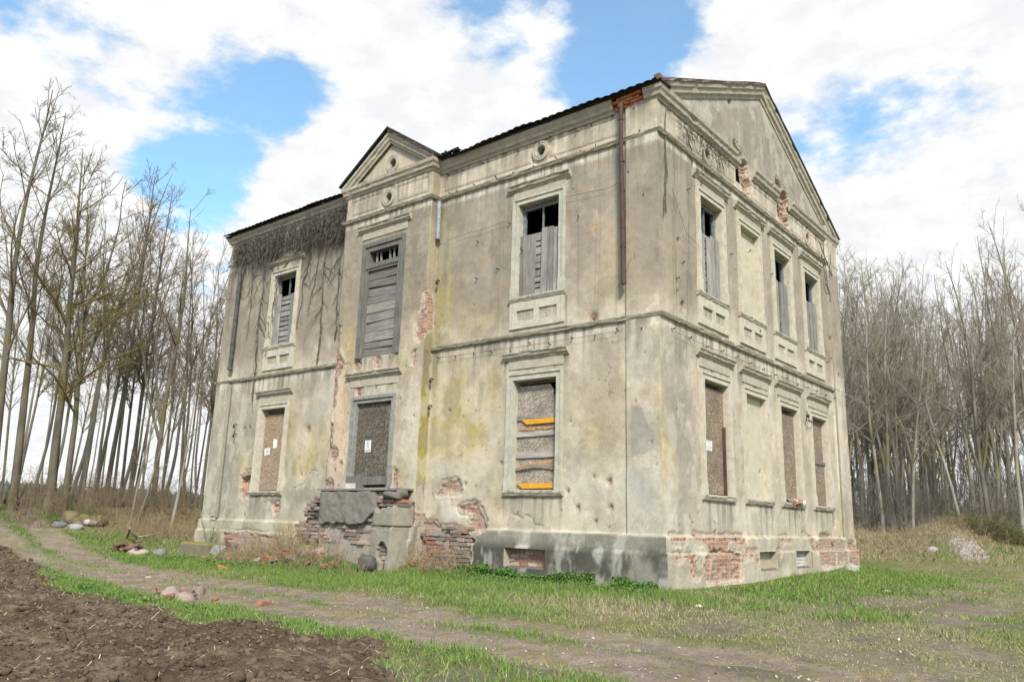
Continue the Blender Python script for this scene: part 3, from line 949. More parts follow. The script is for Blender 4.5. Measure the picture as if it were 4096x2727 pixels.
    for pts in ([(-11.2, 2.05), (-10.8, 2.15), (-10.45, 2.5), (-10.2, 2.45)], [(-3.5, 1.5), (-3.3, 1.42), (-3.0, 1.45), (-2.9, 1.3), (-2.75, 1.2)], [(-8.5, 4.9), (-8.35, 4.6)], [(-5.9, 1.85), (-5.6, 2.0)], [(-12.5, 1.7), (-12.0, 1.66), (-11.7, 1.75)], [(-4.8, 1.75), (-4.4, 1.7), (-4.2, 1.3)], [(-3.9, 4.6), (-3.7, 4.9)], [(-8.6, 5.1), (-9.1, 5.2), (-9.3, 5.4)]):
        crack_on(D, C, U, Z, pts)
    rk = np.random.default_rng(33)
    for q in range(16):
        cx, cz = rk.uniform(-15, -.5), rk.uniform(1.6, 8.6)
        st_ = np.cumsum(rk.normal((rk.normal(0, .05), -.09), (.07, .05), (9, 2)), 0)
        crack_on(D, C, U, Z, [(cx + a, cz + b) for a, b in st_], .007, .008)
    return D, np.clip(C, .01, .9), B, Wt, UE


us = grid_lines(-LH, 0, H, [a for o in F_OPEN for a in o[:2]] + [PL + k * .0001 for k in range(13)] + [PR + k * .0001 for k in range(13)] + [-.76, -.745, -14.915, -14.9])
zs = grid_lines(.0, 10.0, H, [a for o in F_OPEN for a in o[2:]] + [.84, .87, 1.135, 1.165])
wall_front = facade('front_wall', TF, us, zs, surf_front, F_OPEN, F_CIRC, left=(lambda z: plinth_d(z) + .045 * (z > 1.15), lambda z: -plinth_d(z)), right=(lambda z: plinth_d(z) + .045 * (z > 1.15), plinth_d))


def surf_gable(U, Z):
    n1, n2 = fbm(U * .8 + 40, Z * .8, 4, 1), fbm(U * 2.6 + 40, Z * 2.6, 4, 2)
    n3 = fbm(U * 7 + 40, Z * 7, 3, 3)
    st = fbm(U * 6 + 40, Z * .45, 4, 4)
    lim = 1.15 + (fbm(U * 2.2 + 9, Z * 0 + 3, 3, 4) - .5) * .03
    pl1 = sm(lim - Z, -.006, .02)
    pl2 = sm(.84 - Z, -.006, .02)
    cor = sm(U, 10.12, 10.14)
    C = np.ones(U.shape + (3,)) * CREAM * (.82 + .40 * n2)[..., None]
    up = sm(Z + (n2 - .5) * .8, 5.35, 6.2) * (1 - sm(Z, 8.86, 8.94))
    C = mixn(C, GREYB, up * np.clip(.93 + .7 * (n1 - .5), 0, 1) * (.72 + .28 * sm(np.abs(U - 5.5), 3.0, 4.2)))
    C = mixn(C, (.29, .25, .195), up * sm(1.5 - U, 0, .6) * .55)
    C = mixn(C, (.40, .35, .275), (1 - sm(Z, 4.8, 5.2)) * sm(n1, .42, .6) * .6)
    C = mixn(C, WHITE, sm(Z, 8.90, 8.95) * (1 - sm(Z, 9.06, 9.10)) * .75)
    C = mixn(C, WHITE, sm(Z, 5.03, 5.07) * (1 - sm(Z, 5.2, 5.24)) * .55)
    # tympanum: grey weathered with paler rim
    ty = sm(Z, 10.0, 10.1)
    C = mixn(C, (.285, .248, .195), ty * (.85 + .4 * (n1 - .5)))
    C = mixn(C, (.20, .185, .155), ty * gauss(U, Z, 5.3, 11.0, 1.6, .8) * sm(.5 * st + .5 * n3, .45, .6) * .7)
    rim = 10.1 + .464 * np.minimum(U, WH - U)
    C = mixn(C, (.44, .41, .34), ty * sm(.55 - (rim - Z) + (n2 - .5) * .3, .0, .1) * .7)
    # lower corner: grey scar, ochre edge, cream foot
    C = mixn(C, (.29, .265, .22), gauss(U, Z, .75, 3.2, .65, 1.3) * sm(n2 + .1 * n1, .38, .55) * .85)
    C = mixn(C, (.42, .385, .31), gauss(U, Z, .35, 4.6, .4, .45) * .7)
    for (a, b, sx, sz, k) in [(.10, 3.0, .10, 1.3, .7), (.3, 2.5, .25, .5, .4), (10.4, 1.5, .35, .5, .6), (10.0, 2.4, .12, 1.2, .4), (7.0, 1.3, 1.0, .2, .35), (4.4, 1.15, 1.5, .12, .4), (.55, 6.3, .4, .6, .35), (9.8, 1.3, .3, .3, .5), (5.0, 2.6, .3, .4, .3), (3.4, 3.6, .2, 1, .2)]:
        C = mixn(C, OCHRE, gauss(U, Z, a, b, sx, sz) * k * (.4 + 1.1 * n3))
    for (a, b, sx, sz, k) in [(.25, 1.6, .3, .5, .7), (5, 1.5, 3.5, .35, .35), (3.3, 4.5, .3, 1.2, .3), (5.45, 4.4, .25, 1.4, .3), (9.9, 4.7, .5, .6, .35), (2.2, 1.7, .8, .3, .3), (7.7, 4.8, .6, .35, .5)]:
        C = mixn(C, WHITE, gauss(U, Z, a, b, sx, sz) * k * (.5 + n3))
    C = mixn(C, (.46, .41, .30), pl1 * .7)
    C = mixn(C, (.22, .205, .165), pl1 * sm(.35 - U, 0, .3) * .0)
    C = mixn(C, (.26, .23, .18), pl1 * sm(n1, .52, .66) * .4)
    for (a, b) in [(.95, 4.9), (1.3, 4.95), (6.2, 1.5), (7.2, 1.4), (6.6, 1.55)]:
        C = mixn(C, (.22, .19, .13), gauss(U, Z, a, b, .05, .35) * .6)
    C = mixn(C, RUSTC, gauss(U, Z, 1.35, 4.3, .03, .4) * .5 + gauss(U, Z, 8.0, 7.6, .05, .3) * .5)
    C = C * (1 - .10 * (st - .5) * 2)[..., None] * (1 - .12 * sm(fbm(U * 1.7, Z * 1.7, 5, 6), .53, .55) + .11 * sm(fbm(U * 1.5 + 7, Z * 1.5, 5, 7), .56, .58))[..., None]
    grime(C, U + 40, Z)
    runoff(C, U, Z, [(0, 11, 5.24, .7), (0, 11, 9.08, .45), (0, 11, 9.82, .4)] + [(c - .75, c + .75, z_, .7) for c in G_C for z_ in (1.84, 6.0)] + [(c - .9, c + .9, z_, .35) for c in G_C for z_ in (4.72, 8.66)], .72)
    D = .08 * cor * (1 - pl1) + pl1 * .085 + pl2 * .05 - .0 * ty
    D = D + (fbm(U * 1.3 + 40, Z * 1.3, 4, 6) - .5) * .022 + (n3 - .5) * .010
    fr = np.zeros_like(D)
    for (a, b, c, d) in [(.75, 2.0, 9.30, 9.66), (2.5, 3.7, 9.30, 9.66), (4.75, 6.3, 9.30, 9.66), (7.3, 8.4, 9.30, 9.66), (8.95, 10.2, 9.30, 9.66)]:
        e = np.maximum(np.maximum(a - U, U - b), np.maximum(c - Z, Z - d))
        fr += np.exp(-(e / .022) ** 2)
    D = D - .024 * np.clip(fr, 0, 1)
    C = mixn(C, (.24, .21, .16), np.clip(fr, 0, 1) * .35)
    B = np.zeros_like(D)
    Wt = np.full(D.shape, .2)
    lst = [([(3.78, 10.5), (3.95, 10.42), (4.5, 10.22), (4.62, 10.0), (4.62, 9.75), (4.72, 9.6), (4.6, 9.3), (4.35, 9.26), (4.15, 9.5), (4.0, 9.9), (3.8, 10.1)], .06, .35, .16),
           ([(6.42, 10.5), (6.7, 10.5), (6.9, 10.3), (7.3, 10.35), (7.4, 10.0), (7.2, 9.7), (7.3, 9.4), (7.0, 9.27), (6.62, 9.4), (6.6, 9.9), (6.45, 10.1)], .07, .35, .14),
           ([(.12, 1.14), (.75, 1.13), (.72, 1.05), (.15, 1.04)], .02, 0, .03),
           ([(1.1, 1.14), (3.3, 1.14), (3.25, 1.05), (2.6, 1.02), (2.55, .86), (1.75, .86), (1.55, 1.02), (1.15, 1.05)], .05, .05, .04),
           ([(1.7, .84), (2.0, .9), (2.5, .86), (3.1, .82), (3.08, .5), (3.0, .3), (1.62, .28), (1.68, .55)], .05, .3, .07),
           ([(.55, .80), (.9, .82), (.95, .78), (1.0, .55), (1.08, .4), (.85, .42), (.86, .7)], .05, .05, .035), ([(1.45, .8), (1.6, .8), (1.62, .3), (1.4, .3)], .04, .05, .04),
           ([(2.9, 1.12), (3.5, 1.13), (3.4, 1.0), (3.0, .98)], .05, .3, .03), ([(.1, .82), (.5, .84), (.45, .74), (.12, .75)], .04, .1, .03), ([(3.1, .85), (3.75, .86), (3.7, .76), (3.2, .74)], .05, .3, .03), ([(5.3, 1.14), (6.1, 1.14), (6.0, 1.06), (5.4, 1.05)], .05, .4, .03), ([(9.2, 1.15), (10.1, 1.1), (10.2, .5), (9.3, .5)], .14, .7, .03), ([(3.75, .85), (4.0, .83), (4.0, .6), (3.85, .62)], .04, .05, .03), ([(5.1, .86), (5.35, .84), (5.2, .72)], .03, .05, .03),
           ([(7.3, 1.13), (7.65, 1.13), (7.75, .85), (8.0, 1.0), (8.4, 1.22), (9.1, 1.22), (9.15, 1.05), (9.3, .9), (9.2, .45), (7.95, .42), (7.95, .8), (7.5, .86)], .06, .55, .05),
           ([(10.4, 1.0), (10.9, 1.05), (11.0, .9), (11.0, .4), (10.3, .45), (10.5, .7)], .06, .25, .05),
           ([(9.5, 1.9), (9.62, 1.75), (9.66, 1.45), (9.52, 1.4)], .03, .2, .03), ([(6.1, 1.95), (6.9, 1.95), (6.75, 1.82), (6.2, 1.85)], .05, .1, .05)]
    for poly, j, w, dp in lst:
        m_ = ragged(U, Z, poly, j, len(poly))
        B = np.maximum(B, m_)
        Wt = np.where(m_ > 0, w, Wt)
        D = D - m_ * dp * (.7 + .8 * fbm(U * 5, Z * 14, 2, 6))
    undercoat(D, C, B, U, Z)
    spots = [(.94, 5.67, .05), (4.74, 2.57, .05), (4.92, 2.69, .035), (.8, 7.0, .045), (.92, 5.67, .05), (.72, 5.9, .03), (10.55, 5.75, .06), (3.59, 11.42, .08), (4.9, 1.98, .03), (4.5, 2.0, .025), (5.0, 2.1, .03), (3.6, 2.3, .02), (4.0, 1.95, .025), (10.2, 3.2, .03), (.6, 3.5, .02)]
    for q in range(70):
        spots.append((rp.uniform(.1, 10.9), rp.uniform(1.2, 9.6), rp.uniform(.010, .022)))
    for q in range(40):
        spots.append((rp.uniform(.7, 1.5), rp.uniform(.45, .8), rp.uniform(.012, .03)))
    pits_on(D, C, B, U, Z, spots)
    for pts in ([(1.0, 1.5), (1.1, 1.42), (1.2, 1.35)], [(.6, 1.45), (.64, 1.3)], [(2.0, 1.5), (2.2, 1.3), (2.1, 1.2)], [(6.9, 1.7), (7.0, 1.3), (7.4, 1.25)], [(7.6, 10.6), (8.0, 10.3)], [(8.4, 1.2), (9.0, 1.25), (9.2, 1.1)]):
        crack_on(D, C, U, Z, pts)
    rk = np.random.default_rng(34)
    for q in range(12):
        cx, cz = rk.uniform(.3, 10.6), rk.uniform(1.6, 11)
        st_ = np.cumsum(rk.normal((rk.normal(0, .05), -.09), (.07, .05), (9, 2)), 0)
        crack_on(D, C, U, Z, [(cx + a, cz + b) for a, b in st_], .007, .008)
    return D, np.clip(C, .01, .9), B, Wt, U + 40


G_SLOT = [(3.78, 4.02, 9.42, 9.95), (6.42, 6.58, 9.4, 9.85)]
us = grid_lines(0, WH, H, [a for o in G_OPEN + G_SLOT for a in o[:2]] + [10.12, 10.14])
zs = grid_lines(.0, 12.70, H, [a for o in G_OPEN + G_SLOT for a in o[2:]] + [.83, .86, 1.135, 1.165])
wall_gable = facade('gable_wall', TG, us, zs, surf_gable, G_OPEN + G_SLOT, G_CIRC, keep=lambda u, z: z < 10.06 + .466 * np.minimum(u, WH - u), left=(plinth_d, lambda z: -plinth_d(z) - .045 * (z > 1.15)), right=(lambda z: plinth_d(z) + .08 * (z > 1.15), lambda z: plinth_d(z)))


def surf_plain(off):
    def f(U, Z):
        n = fbm(U * 2 + off, Z * 2, 4, 1)
        C = np.ones(U.shape + (3,)) * CREAM * (.8 + .4 * n)[..., None]
        C = mixn(C, GREYB, sm(Z + n, 5.5, 6.5) * .8)
        return (n - .5) * .02 + .12 * sm(1.15 - Z, 0, .02), C, 0 * U, 0 * U, U + off
    return f


facade('side_wall', TL, np.linspace(0, WH, 60), np.linspace(0, 12.7, 80), surf_plain(70), [], [], keep=lambda u, z: z < 10.06 + .466 * np.minimum(u, WH - u))
facade('rear_wall', TB, np.linspace(0, LH, 70), np.linspace(0, 10.0, 60), surf_plain(90), [], [])


# pediment of the centre bay
def surf_ped(U, Z):
    n2, n3, st = fbm(U * 2.6, Z * 2.6, 4, 2), fbm(U * 7, Z * 7, 3, 3), fbm(U * 6, Z * .6, 4, 1)
    C = np.ones(U.shape + (3,)) * CREAM * (.78 + .36 * n2)[..., None]
    C = mixn(C, (.26, .23, .18), sm(.5 * st + .5 * n2, .5, .65) * .4)
    D = -.06 + (n3 - .5) * .01
    return D, C, 0 * U, 0 * U, U


facade('pediment_wall', TP, np.linspace(PL, PR, 128), np.linspace(9.98, 11.3, 52), surf_ped, [], [(-7.75, 10.47, .16)], keep=lambda u, z: z < 10.06 + .70 * np.minimum(u - PL, PR - u) + .02)

# mouldings
CORN = [(9.80, 0), (9.80, .03), (9.85, .05), (9.88, .10), (9.95, .115), (10.0, .155), (10.08, .17), (10.085, 0)]
STRING = [(5.245, 0), (5.245, .058), (5.275, .075), (5.315, .092), (5.33, .06), (5.335, 0)]
FRIEZE = [(9.085, 0), (9.085, .058), (9.115, .075), (9.15, .095), (9.168, .06), (9.172, 0)]


def moulding(name, runs, mat='trim', parent=None, **kw):
    for k, (T, u0, u1, prof, m0, m1) in enumerate(runs):
        mb = MB()
        mb.strip(T, u0, u1, prof, m0, m1, seed=k + len(name), **kw)
        hp(mb.build(name, MAT[mat]), parent)


TR = lambda u, z, d: (PR + d, -PV + u, z)       # right cheek of the centre bay
moulding('eaves_cornice', [(TF, -LH, PL, CORN, -1, 0), (TF, PR + .02, -1.02, CORN, 0, 0), (TF, -.27, 0, CORN, 0, 1)], chip=.014)
moulding('string_course', [(TF, -LH, PL, STRING, -1, 0), (TF, PR + .002, 0, STRING, 0, 1), (TG, 0, WH, STRING, -1, 1)], chip=.016)
moulding('frieze_course', [(TF, -LH, PL, FRIEZE, -1, 0), (TP, PL, PR, FRIEZE, -1, 1), (TR, 0, PV - .002, FRIEZE, -1, 0), (TF, PR + .12, 0, FRIEZE, 0, 1), (TG, 0, WH, FRIEZE, -1, 1)], chip=.016)
moulding('gable_cornice', [(TG, 0, 3.92, CORN, -1, 0), (TG, 4.74, 6.36, CORN, 0, 0), (TG, 7.26, WH, CORN, 0, 1)], chip=.018)
PC = [(z + .03, d * .9) for z, d in CORN]
moulding('pediment_cornice', [(TP, PL, PR, PC, -1, 1), (TR, 0, PV - .002, PC, -1, 0)], chip=.016)


def rake(Tb, u0, z0, u1, z1, left=True):
    L_ = math.hypot(u1 - u0, z1 - z0)
    cu, cz = (u1 - u0) / L_, (z1 - z0) / L_
    return (lambda s, n, d: Tb(u0 + s * cu - n * cz, z0 + s * cz + n * cu, d)), L_


RK = [(-.30, 0), (-.30, .03), (-.24, .045), (-.20, .10), (-.11, .115), (-.08, .155), (0, .17), (0, 0)]
gz0, gz1 = 10.11, 12.70
t1, l1 = rake(TG, -.12, gz0, 5.5, gz1)
t2, l2 = rake(TG, 5.5, gz1, 11.12, gz0)
moulding('gable_rake', [(t1, 0, l1, RK, 0, 0), (t2, 0, l2, RK, 0, 0)], chip=.014)
RKP = [(n * .8, d * .8) for n, d in RK]
t3, l3 = rake(TP, PL - .14, 10.16, -7.8, 11.33)
t4, l4 = rake(TP, -7.8, 11.33, PR + .14, 10.16)
moulding('pediment_rake', [(t3, 0, l3, RKP, 0, 0), (t4, 0, l4, RKP, 0, 0)], chip=.014)
mb = MB()
mb.strip(t4, 0, l4 + .02, [(.004, -.1), (.004, .17), (.05, .20), (.06, -.1)], step=.2, chip=.012)
hp(tag(mb.build('roof_flashing', MAT['flash']), 'rust red flashing on the right slope of the small pediment'))
mb = MB()
mb.strip(t2, 0, l2, [(.004, -.1), (.004, .20), (.03, .21), (.035, -.1)], step=.25, chip=.012)
hp(mb.build('roof_flashing', MAT['rust_dark']))
mb = MB()
mb.strip(t1, -.06, l1, [(.004, -.1), (.004, .20), (.06, .22), (.07, -.1)], step=.25, chip=.016)
for k in range(5):      # curled-up lower end of the flashing at the corner
    mb.slab(t1, -.07 + k * .03, -.03 + k * .03, .05, .16 - k * .022, .05, .19)
hp(mb.build('roof_flashing', MAT['flash']))

# oculus rings
mb = None
for (T, a, b, r) in [(TF, -2.99, 9.54, .15), (TP, -7.75, 9.49, .15), (TP, -7.75, 10.47, .16), (TG, 2.24, 9.47, .16), (TG, 8.68, 9.47, .16)]:
    mb = MB()
    n = 40
    d_ = -.06 if b > 10 else 0
    prof = [(r - .035, d_ - .22), (r - .035, d_ + .008), (r, d_ + .03), (r + .04, d_ + .022), (r + .05, d_ + .035), (r + .085, d_ + .03), (r + .10, d_ - .02)]
    for i in range(n):
        an = 2 * math.pi * i / n
        for (q, d) in prof:
            mb.v.append(tuple(T(a + q * math.cos(an), b + q * math.sin(an), d)))
            mb.c.append((1, 1, 1))
    k = len(prof)
    for i in range(n):
        for q in range(k - 1):
            mb.f.append((i * k + q, ((i + 1) % n) * k + q, ((i + 1) % n) * k + q + 1, i * k + q + 1))
    hp(mb.build('round_vent', MAT['trim'], smooth=False))

# dark timbers and floors inside so that the openings look into rooms
mb = MB()
mb.box((-7.8, 5.5, 5.3), (LH - .1, WH - .1, .25))
mb.box((-7.8, 5.5, 9.15), (LH - .1, WH - .1, .2))
mb.box((-7.8, 5.5, .3), (LH - .4, WH - .4, .3))
mb.box((-5.0, 5.5, 5), (.3, WH - .3, 9))
mb.box((-10.6, 5.5, 5), (.3, WH - .3, 9))
mb.box((-7.8, 4.6, 5), (LH - 1.2, .3, 9))
hp(mb.build('inner_floors', MAT['inner']))

# ---- roof
rx = np.arange(-LH - .26, .13, .035)
ry = np.concatenate([[-.30, -.27, -.2], np.arange(0, 5.51, .5)])
RX, RY = np.meshgrid(rx, ry)
wob = (fbm(RX * .35, RY * .3, 3, 2) - .5) * .10
RZ = 10.13 + (RY + .27) * .462 + .028 * np.abs(np.sin(RX * math.pi / .20)) + wob * sm(RY, -.6, 1) + (fbm(RX * .5, RX * 0, 3, 4) - .5) * .07 - .05 * gauss(RX, RY, -5.3, -.27, .9, 1)
RZ = RZ + (vnoise(np.floor(RX / .4), RY * 0, 3) - .5) * .02
RY2 = np.where(RY < -.1, RY + (vnoise(np.floor(RX / .6) * 3.3, RX * 0, 5) - .5) * .05, RY)
kx = (rx[:-1] + rx[1:]) / 2
ky = (ry[:-1] + ry[1:]) / 2
KX, KY = np.meshgrid(kx, ky)
keep = ~((KX > PL - .12) & (KX < PR + .12) & (KY < .2))
keep &= ~((KX > PR) & (KX < PR + .9) & (KY < -.1) & (vnoise(KX * 6, KY * 0, 2) > .45))
i, j = np.nonzero(keep)
nu = len(rx)
RF = np.stack([i * nu + j, i * nu + j + 1, (i + 1) * nu + j + 1, (i + 1) * nu + j], -1)
V1 = np.stack([RX, RY2, RZ], -1).reshape(-1, 3)
V2 = V1 - (0, 0, .022)
nV = len(V1)
Vb = V1 * (1, -1, 1) + (0, 11.0, 0)
roof = hp(np_mesh('roof', np.concatenate([V1, V2, Vb]), np.concatenate([RF, RF[:, ::-1] + nV, RF[:, ::-1] + 2 * nV]), MAT['tile']))
mb = MB()
mb.strip(TF, -LH - .2, PL - .1, [(10.085, -.2), (10.085, .19), (10.13, .22), (10.15, -.2)], step=.12, chip=.02)
hp(mb.build('eaves_board', MAT['dark']))
mb = MB()
mb.strip(TF, PR + .15, .2, [(10.085, -.2), (10.085, .19), (10.13, .22), (10.15, -.2)], step=.12, chip=.02)
hp(mb.build('eaves_board', MAT['dark']))
mb = MB()
for k in range(14):
    x = PR + .12 + k * .055
    mb.box((x, -.2 + random.uniform(-.06, .05), 10.16 + random.uniform(0, .07)), (.16, .14, .018), random.uniform(-1, 1), .01, (random.uniform(-.6, .6), random.uniform(-.6, .6)))
hp(mb.build('broken_roof_tiles', MAT['tile']))
mb = MB()          # small roof of the centre bay
for (xa, za, xb, zb) in ((PL - .20, 10.17, -7.8, 11.42), (-7.8, 11.42, PR + .20, 10.17)):
    mb.hexa([(xa, -PV - .19, za), (xb, -PV - .19, zb), (xb, 3.0, zb), (xa, 3.0, za), (xa, -PV - .19, za + .05), (xb, -PV - .19, zb + .05), (xb, 3.0, zb + .05), (xa, 3.0, za + .05)])
hp(mb.build('bay_roof', MAT['tile']))
# bricks showing where the corner cornice has fallen
mb = MB()
for row in range(4):
    for k in range(5):
        u = -.99 + k * .155 + (row % 2) * .06
        if u + .12 > -.27:
            continue
        mb.cc = random.choice([(.50, .16, .05), (.42, .14, .06), (.46, .20, .09)])
        mb.slab(TF, u, u + .145, 9.84 + row * .062, 9.895 + row * .062, -.02, .05 + row * .025 + random.uniform(-.02, .03), j=.006)
hp(tag(mb.build('bared_cornice_bricks', MAT['brick']), 'orange bricks bared where the corner cornice fell'))

# ---- windows: each surround is a part, its sill, hood, apron, frame and boarding are sub-parts
HOOD = [(0, 0), (0, .03), (.04, .055), (.06, .09), (.10, .10), (.135, .13), (.15, .125), (.165, 0)]
SILL = [(0, 0), (0, .05), (.03, .065), (.07, .085), (.095, .08), (.10, 0)]


def surround(T, u0, u1, z0, z1, mat, dep=.26, w=.16, closed=False):
    """moulded frame round an opening with its reveal"""
    mb = MB()
    oz = z1 + .17
    for (a, b, d) in ((0, .055, .045), (.055, .11, .03), (.11, w, .055)):
        jd = .0
        mb.slab(T, u0 - b, u0 - a, z0 + .0, z1 + b, -.02, d, j=.003)
        mb.slab(T, u1 + a, u1 + b, z0 + .0, z1 + b, -.02, d - .002, j=.003)
        mb.slab(T, u0 - a, u1 + a, z1 + a, z1 + b, -.02, d - .001, j=.003)
    for (a, b) in ((u0 - .175, u0 - .002), (u1 + .002, u1 + .175)):
        mb.slab(T, a, b, z0, z0 + .26, -.02, .064, j=.006)
    mb.slab(T, u0 - .01, u0 + .012, z0, z1 + .0, -dep, .02)
    mb.slab(T, u1 - .012, u1 + .01, z0, z1 + .0, -dep, .021)
    mb.slab(T, u0 - .012, u1 + .012, z1 - .012, z1 + .01, -dep, .019)
    mb.slab(T, u0 - .01, u1 + .01, z0 - .012, z0 + .015, -dep, .04)
    return hp(mb.build('window', MAT[mat]))


def hood(T, c, z, w, parent, seed, broken=0.0):
    mb = MB()
    mb.strip(T, c - w, c + w, [(z + a, d) for a, d in HOOD], seed=seed, chip=.018 + broken, step=.045)
    mb.slab(T, c - w + .14, c + w - .14, z - .2, z - .001, -.02, .018)
    return hp(mb.build('hood_moulding', MAT['trim']), parent)


def sill(T, c, z, w, parent, seed):
    mb = MB()
    mb.strip(T, c - w, c + w, [(z + a, d) for a, d in SILL], seed=seed, chip=.018, step=.045)
    return hp(mb.build('sill', MAT['trim']), parent)


def apron(T, c, parent):
    """panel under the sill with two sunken fields; built as bars so the fields are truly sunk"""
    mb = MB()
    u0, u1, z0, z1 = c - .74, c + .74, 5.44, 6.05
    dd = .038
    a0, a1, b0, b1 = c - .55, c - .07, c + .07, c + .55
    mb.slab(T, u0, a0, z0, z1, -.02, dd, j=.003)
    mb.slab(T, b1, u1, z0, z1, -.02, dd, j=.003)
    mb.slab(T, a0, b1, 5.84, z1, -.02, dd - .001, j=.003)
    mb.slab(T, a0, b1, z0, 5.60, -.02, dd - .001, j=.003)
    mb.slab(T, a1, b0, 5.60, 5.84, -.02, dd - .002, j=.003)
    mb.slab(T, a0 - .0, a0 + .2, 5.60, 5.625, -.02, dd - .006)
    return hp(mb.build('apron_panel', MAT['trim_light']), parent)


def inner_frame(T, u0, u1, z0, z1, parent, mat='frame_blue', d=-.135, mull=(.5,), bar=None):
    mb = MB()
    mb.slab(T, u0 + .012, u0 + .085, z0, z1 - .012, d - .06, d)
    mb.slab(T, u1 - .085, u1 - .012, z0, z1 - .012, d - .06, d)
    mb.slab(T, u0 + .085, u1 - .085, z1 - .11, z1 - .012, d - .06, d - .002)
    for m_ in mull:
        u = u0 + (u1 - u0) * m_
        mb.slab(T, u - .016, u + .016, z0, z1 - .11, d - .05, d - .012)
    if bar:
        mb.slab(T, u0 + .085, u1 - .085, bar - .03, bar + .03, d - .055, d - .006)
    return hp(mb.build('casement_frame', MAT[mat]), parent)


def shade():
    k = random.uniform(.72, 1.22)
    return (k, k * random.uniform(.97, 1.02), k * random.uniform(.95, 1.03))


def upright_planks(T, u0, u1, z0, ztop, parent, planks, slope=0.0, d=-.055):
    mb = MB()
    for a, b in planks:
        a, b = u0 + .012 + a * (u1 - u0 - .024), u0 + .012 + b * (u1 - u0 - .024)
        mb.cc = shade()
        mb.slab(T, a, b, z0 + .02, ztop + slope * (a - u0) + random.uniform(-.06, .05), d - .03, d + random.uniform(-.012, .018), j=.009, rot=random.uniform(-.006, .006))
    o = hp(mb.build('upright_planks', MAT['wood_v']), parent)
    mb = MB()
    z = z0 + .03
    while z < ztop - .12:
        h = random.uniform(.12, .2)
        mb.cc = shade()
        mb.slab(T, u0 + .02, u1 - .02, z, z + h - random.uniform(.02, .045), d - .075, d - .045, j=.012, rot=random.uniform(-.02, .02))
        z += h
    hp(mb.build('level_planks', MAT['wood_v']), parent)
    return o


def board(T, u0, u1, z0, z1, parent, mat, d=-.17, label=None):
    mb = MB()
    mb.slab(T, u0 + .015, u1 - .015, z0 + .02, z1, d - .018, d, j=.004)
    return hp(tag(mb.build('chipboard_sheet', MAT[mat]), label), parent)


def upper_window(T, c, u0, u1, seed, mat='trim_light', top=7.66, gap=((0, .07), (.08, .25), (.26, .38), (.55, .68), (.685, .83), (.84, .95)), broken=0.0, slope=0.0):
    w = surround(T, u0, u1, *WU, mat)
    hood(T, c, 8.68, .87, w, seed, broken)
    sill(T, c, 6.045, .77, w, seed + 1)
    apron(T, c, w)
    inner_frame(T, u0, u1, *WU, w)
    upright_planks(T, u0, u1, WU[0], top, w, gap, slope)
    return w


w = upper_window(TF, -3.0, -3.57, -2.43, 3, 'trim_green', 7.60, broken=.02, slope=.05)
tag(w, 'tall upper window with silver grey planks over its lower two thirds')
w = upper_window(TF, -12.47, -13.02, -11.92, 5, 'trim_light', 7.72, ((0, .12), (.13, .26), (.74, .95)))
for k, c in enumerate(G_C):
    if k == 1:
        continue
    upper_window(TG, c, c - .55, c + .55, 11 + k, 'trim_light', 7.60, ((0, .16), (.17, .30), (.42, .60), (.62, .80), (.82, .98)) if k == 0 else ((0, .2), (.22, .38), (.5, .66), (.7, .96)))


def lower_window(T, c, u0, u1, seed, mat='trim_light', hz=4.74):
    w = surround(T, u0, u1, *WLO, mat)
    hood(T, c, hz, .87, w, seed)
    sill(T, c, 1.85, .77, w, seed + 1)
    return w


# front, right of the bay: grey sheet with a broken corner and nailed slats
w = lower_window(TF, -3.0, -3.59, -2.43, 21, 'trim_green')
tag(w, 'ground floor window boarded with chipboard and nailed yellow and grey slats')
mb = MB()
T = TF
pl = [(-3.57, 1.97), (-2.45, 1.97), (-2.45, 3.72), (-2.54, 3.80), (-2.56, 3.90), (-2.63, 3.96), (-2.62, 4.05), (-2.72, 4.18), (-3.57, 4.18)]
n = len(pl)
mb.v = [tuple(T(u, z, -.15)) for u, z in pl] + [tuple(T(u, z, -.17)) for u, z in pl]
mb.c = [(1, 1, 1)] * (2 * n)
mb.f = [tuple(range(n)), tuple(range(2 * n - 1, n - 1, -1))] + [(i, i + n, (i + 1) % n + n, (i + 1) % n) for i in range(n)]
hp(tag(mb.build('chipboard_sheet', MAT['osb_grey']), 'chipboard sheet with its top right corner broken off'), w)
mb = MB()
mb.slab(TF, -3.57, -2.45, 4.22, 4.278, -.26, -.19)
hp(mb.build('casement_frame', MAT['frame_grey']), w)
for (z, d0, us_) in ((3.40, -.145, -3.42), (2.06, -.145, -3.50)):
    mb = MB()
    ztl = .055
    p = [(us_ + .13, z - .055), (-2.44, z - .045), (-2.44, z + .055), (us_, z + .045)]
    mb.v = [tuple(TF(u, q, d0 + .045)) for u, q in p] + [tuple(TF(u, q, d0)) for u, q in p]
    mb.c = [(1, 1, 1)] * 8
    mb.f = [(0, 1, 2, 3), (7, 6, 5, 4), (0, 4, 5, 1), (1, 5, 6, 2), (2, 6, 7, 3), (3, 7, 4, 0)]
    hp(tag(mb.build('yellow_slat', MAT['yellow']), 'yellow painted slat with one end cut slanting'), w)
mb = MB()
for (z, h, r) in ((3.14, .045, .01), (2.70, .06, .0), (3.49, .045, .03)):
    mb.cc = shade()
    mb.cc = tuple(q * 1.1 for q in mb.cc)
    mb.slab(TF, -3.58, -2.45 - (.35 if r == .03 else 0), z - h, z + h, -.145, -.115, j=.008, rot=r * .6)
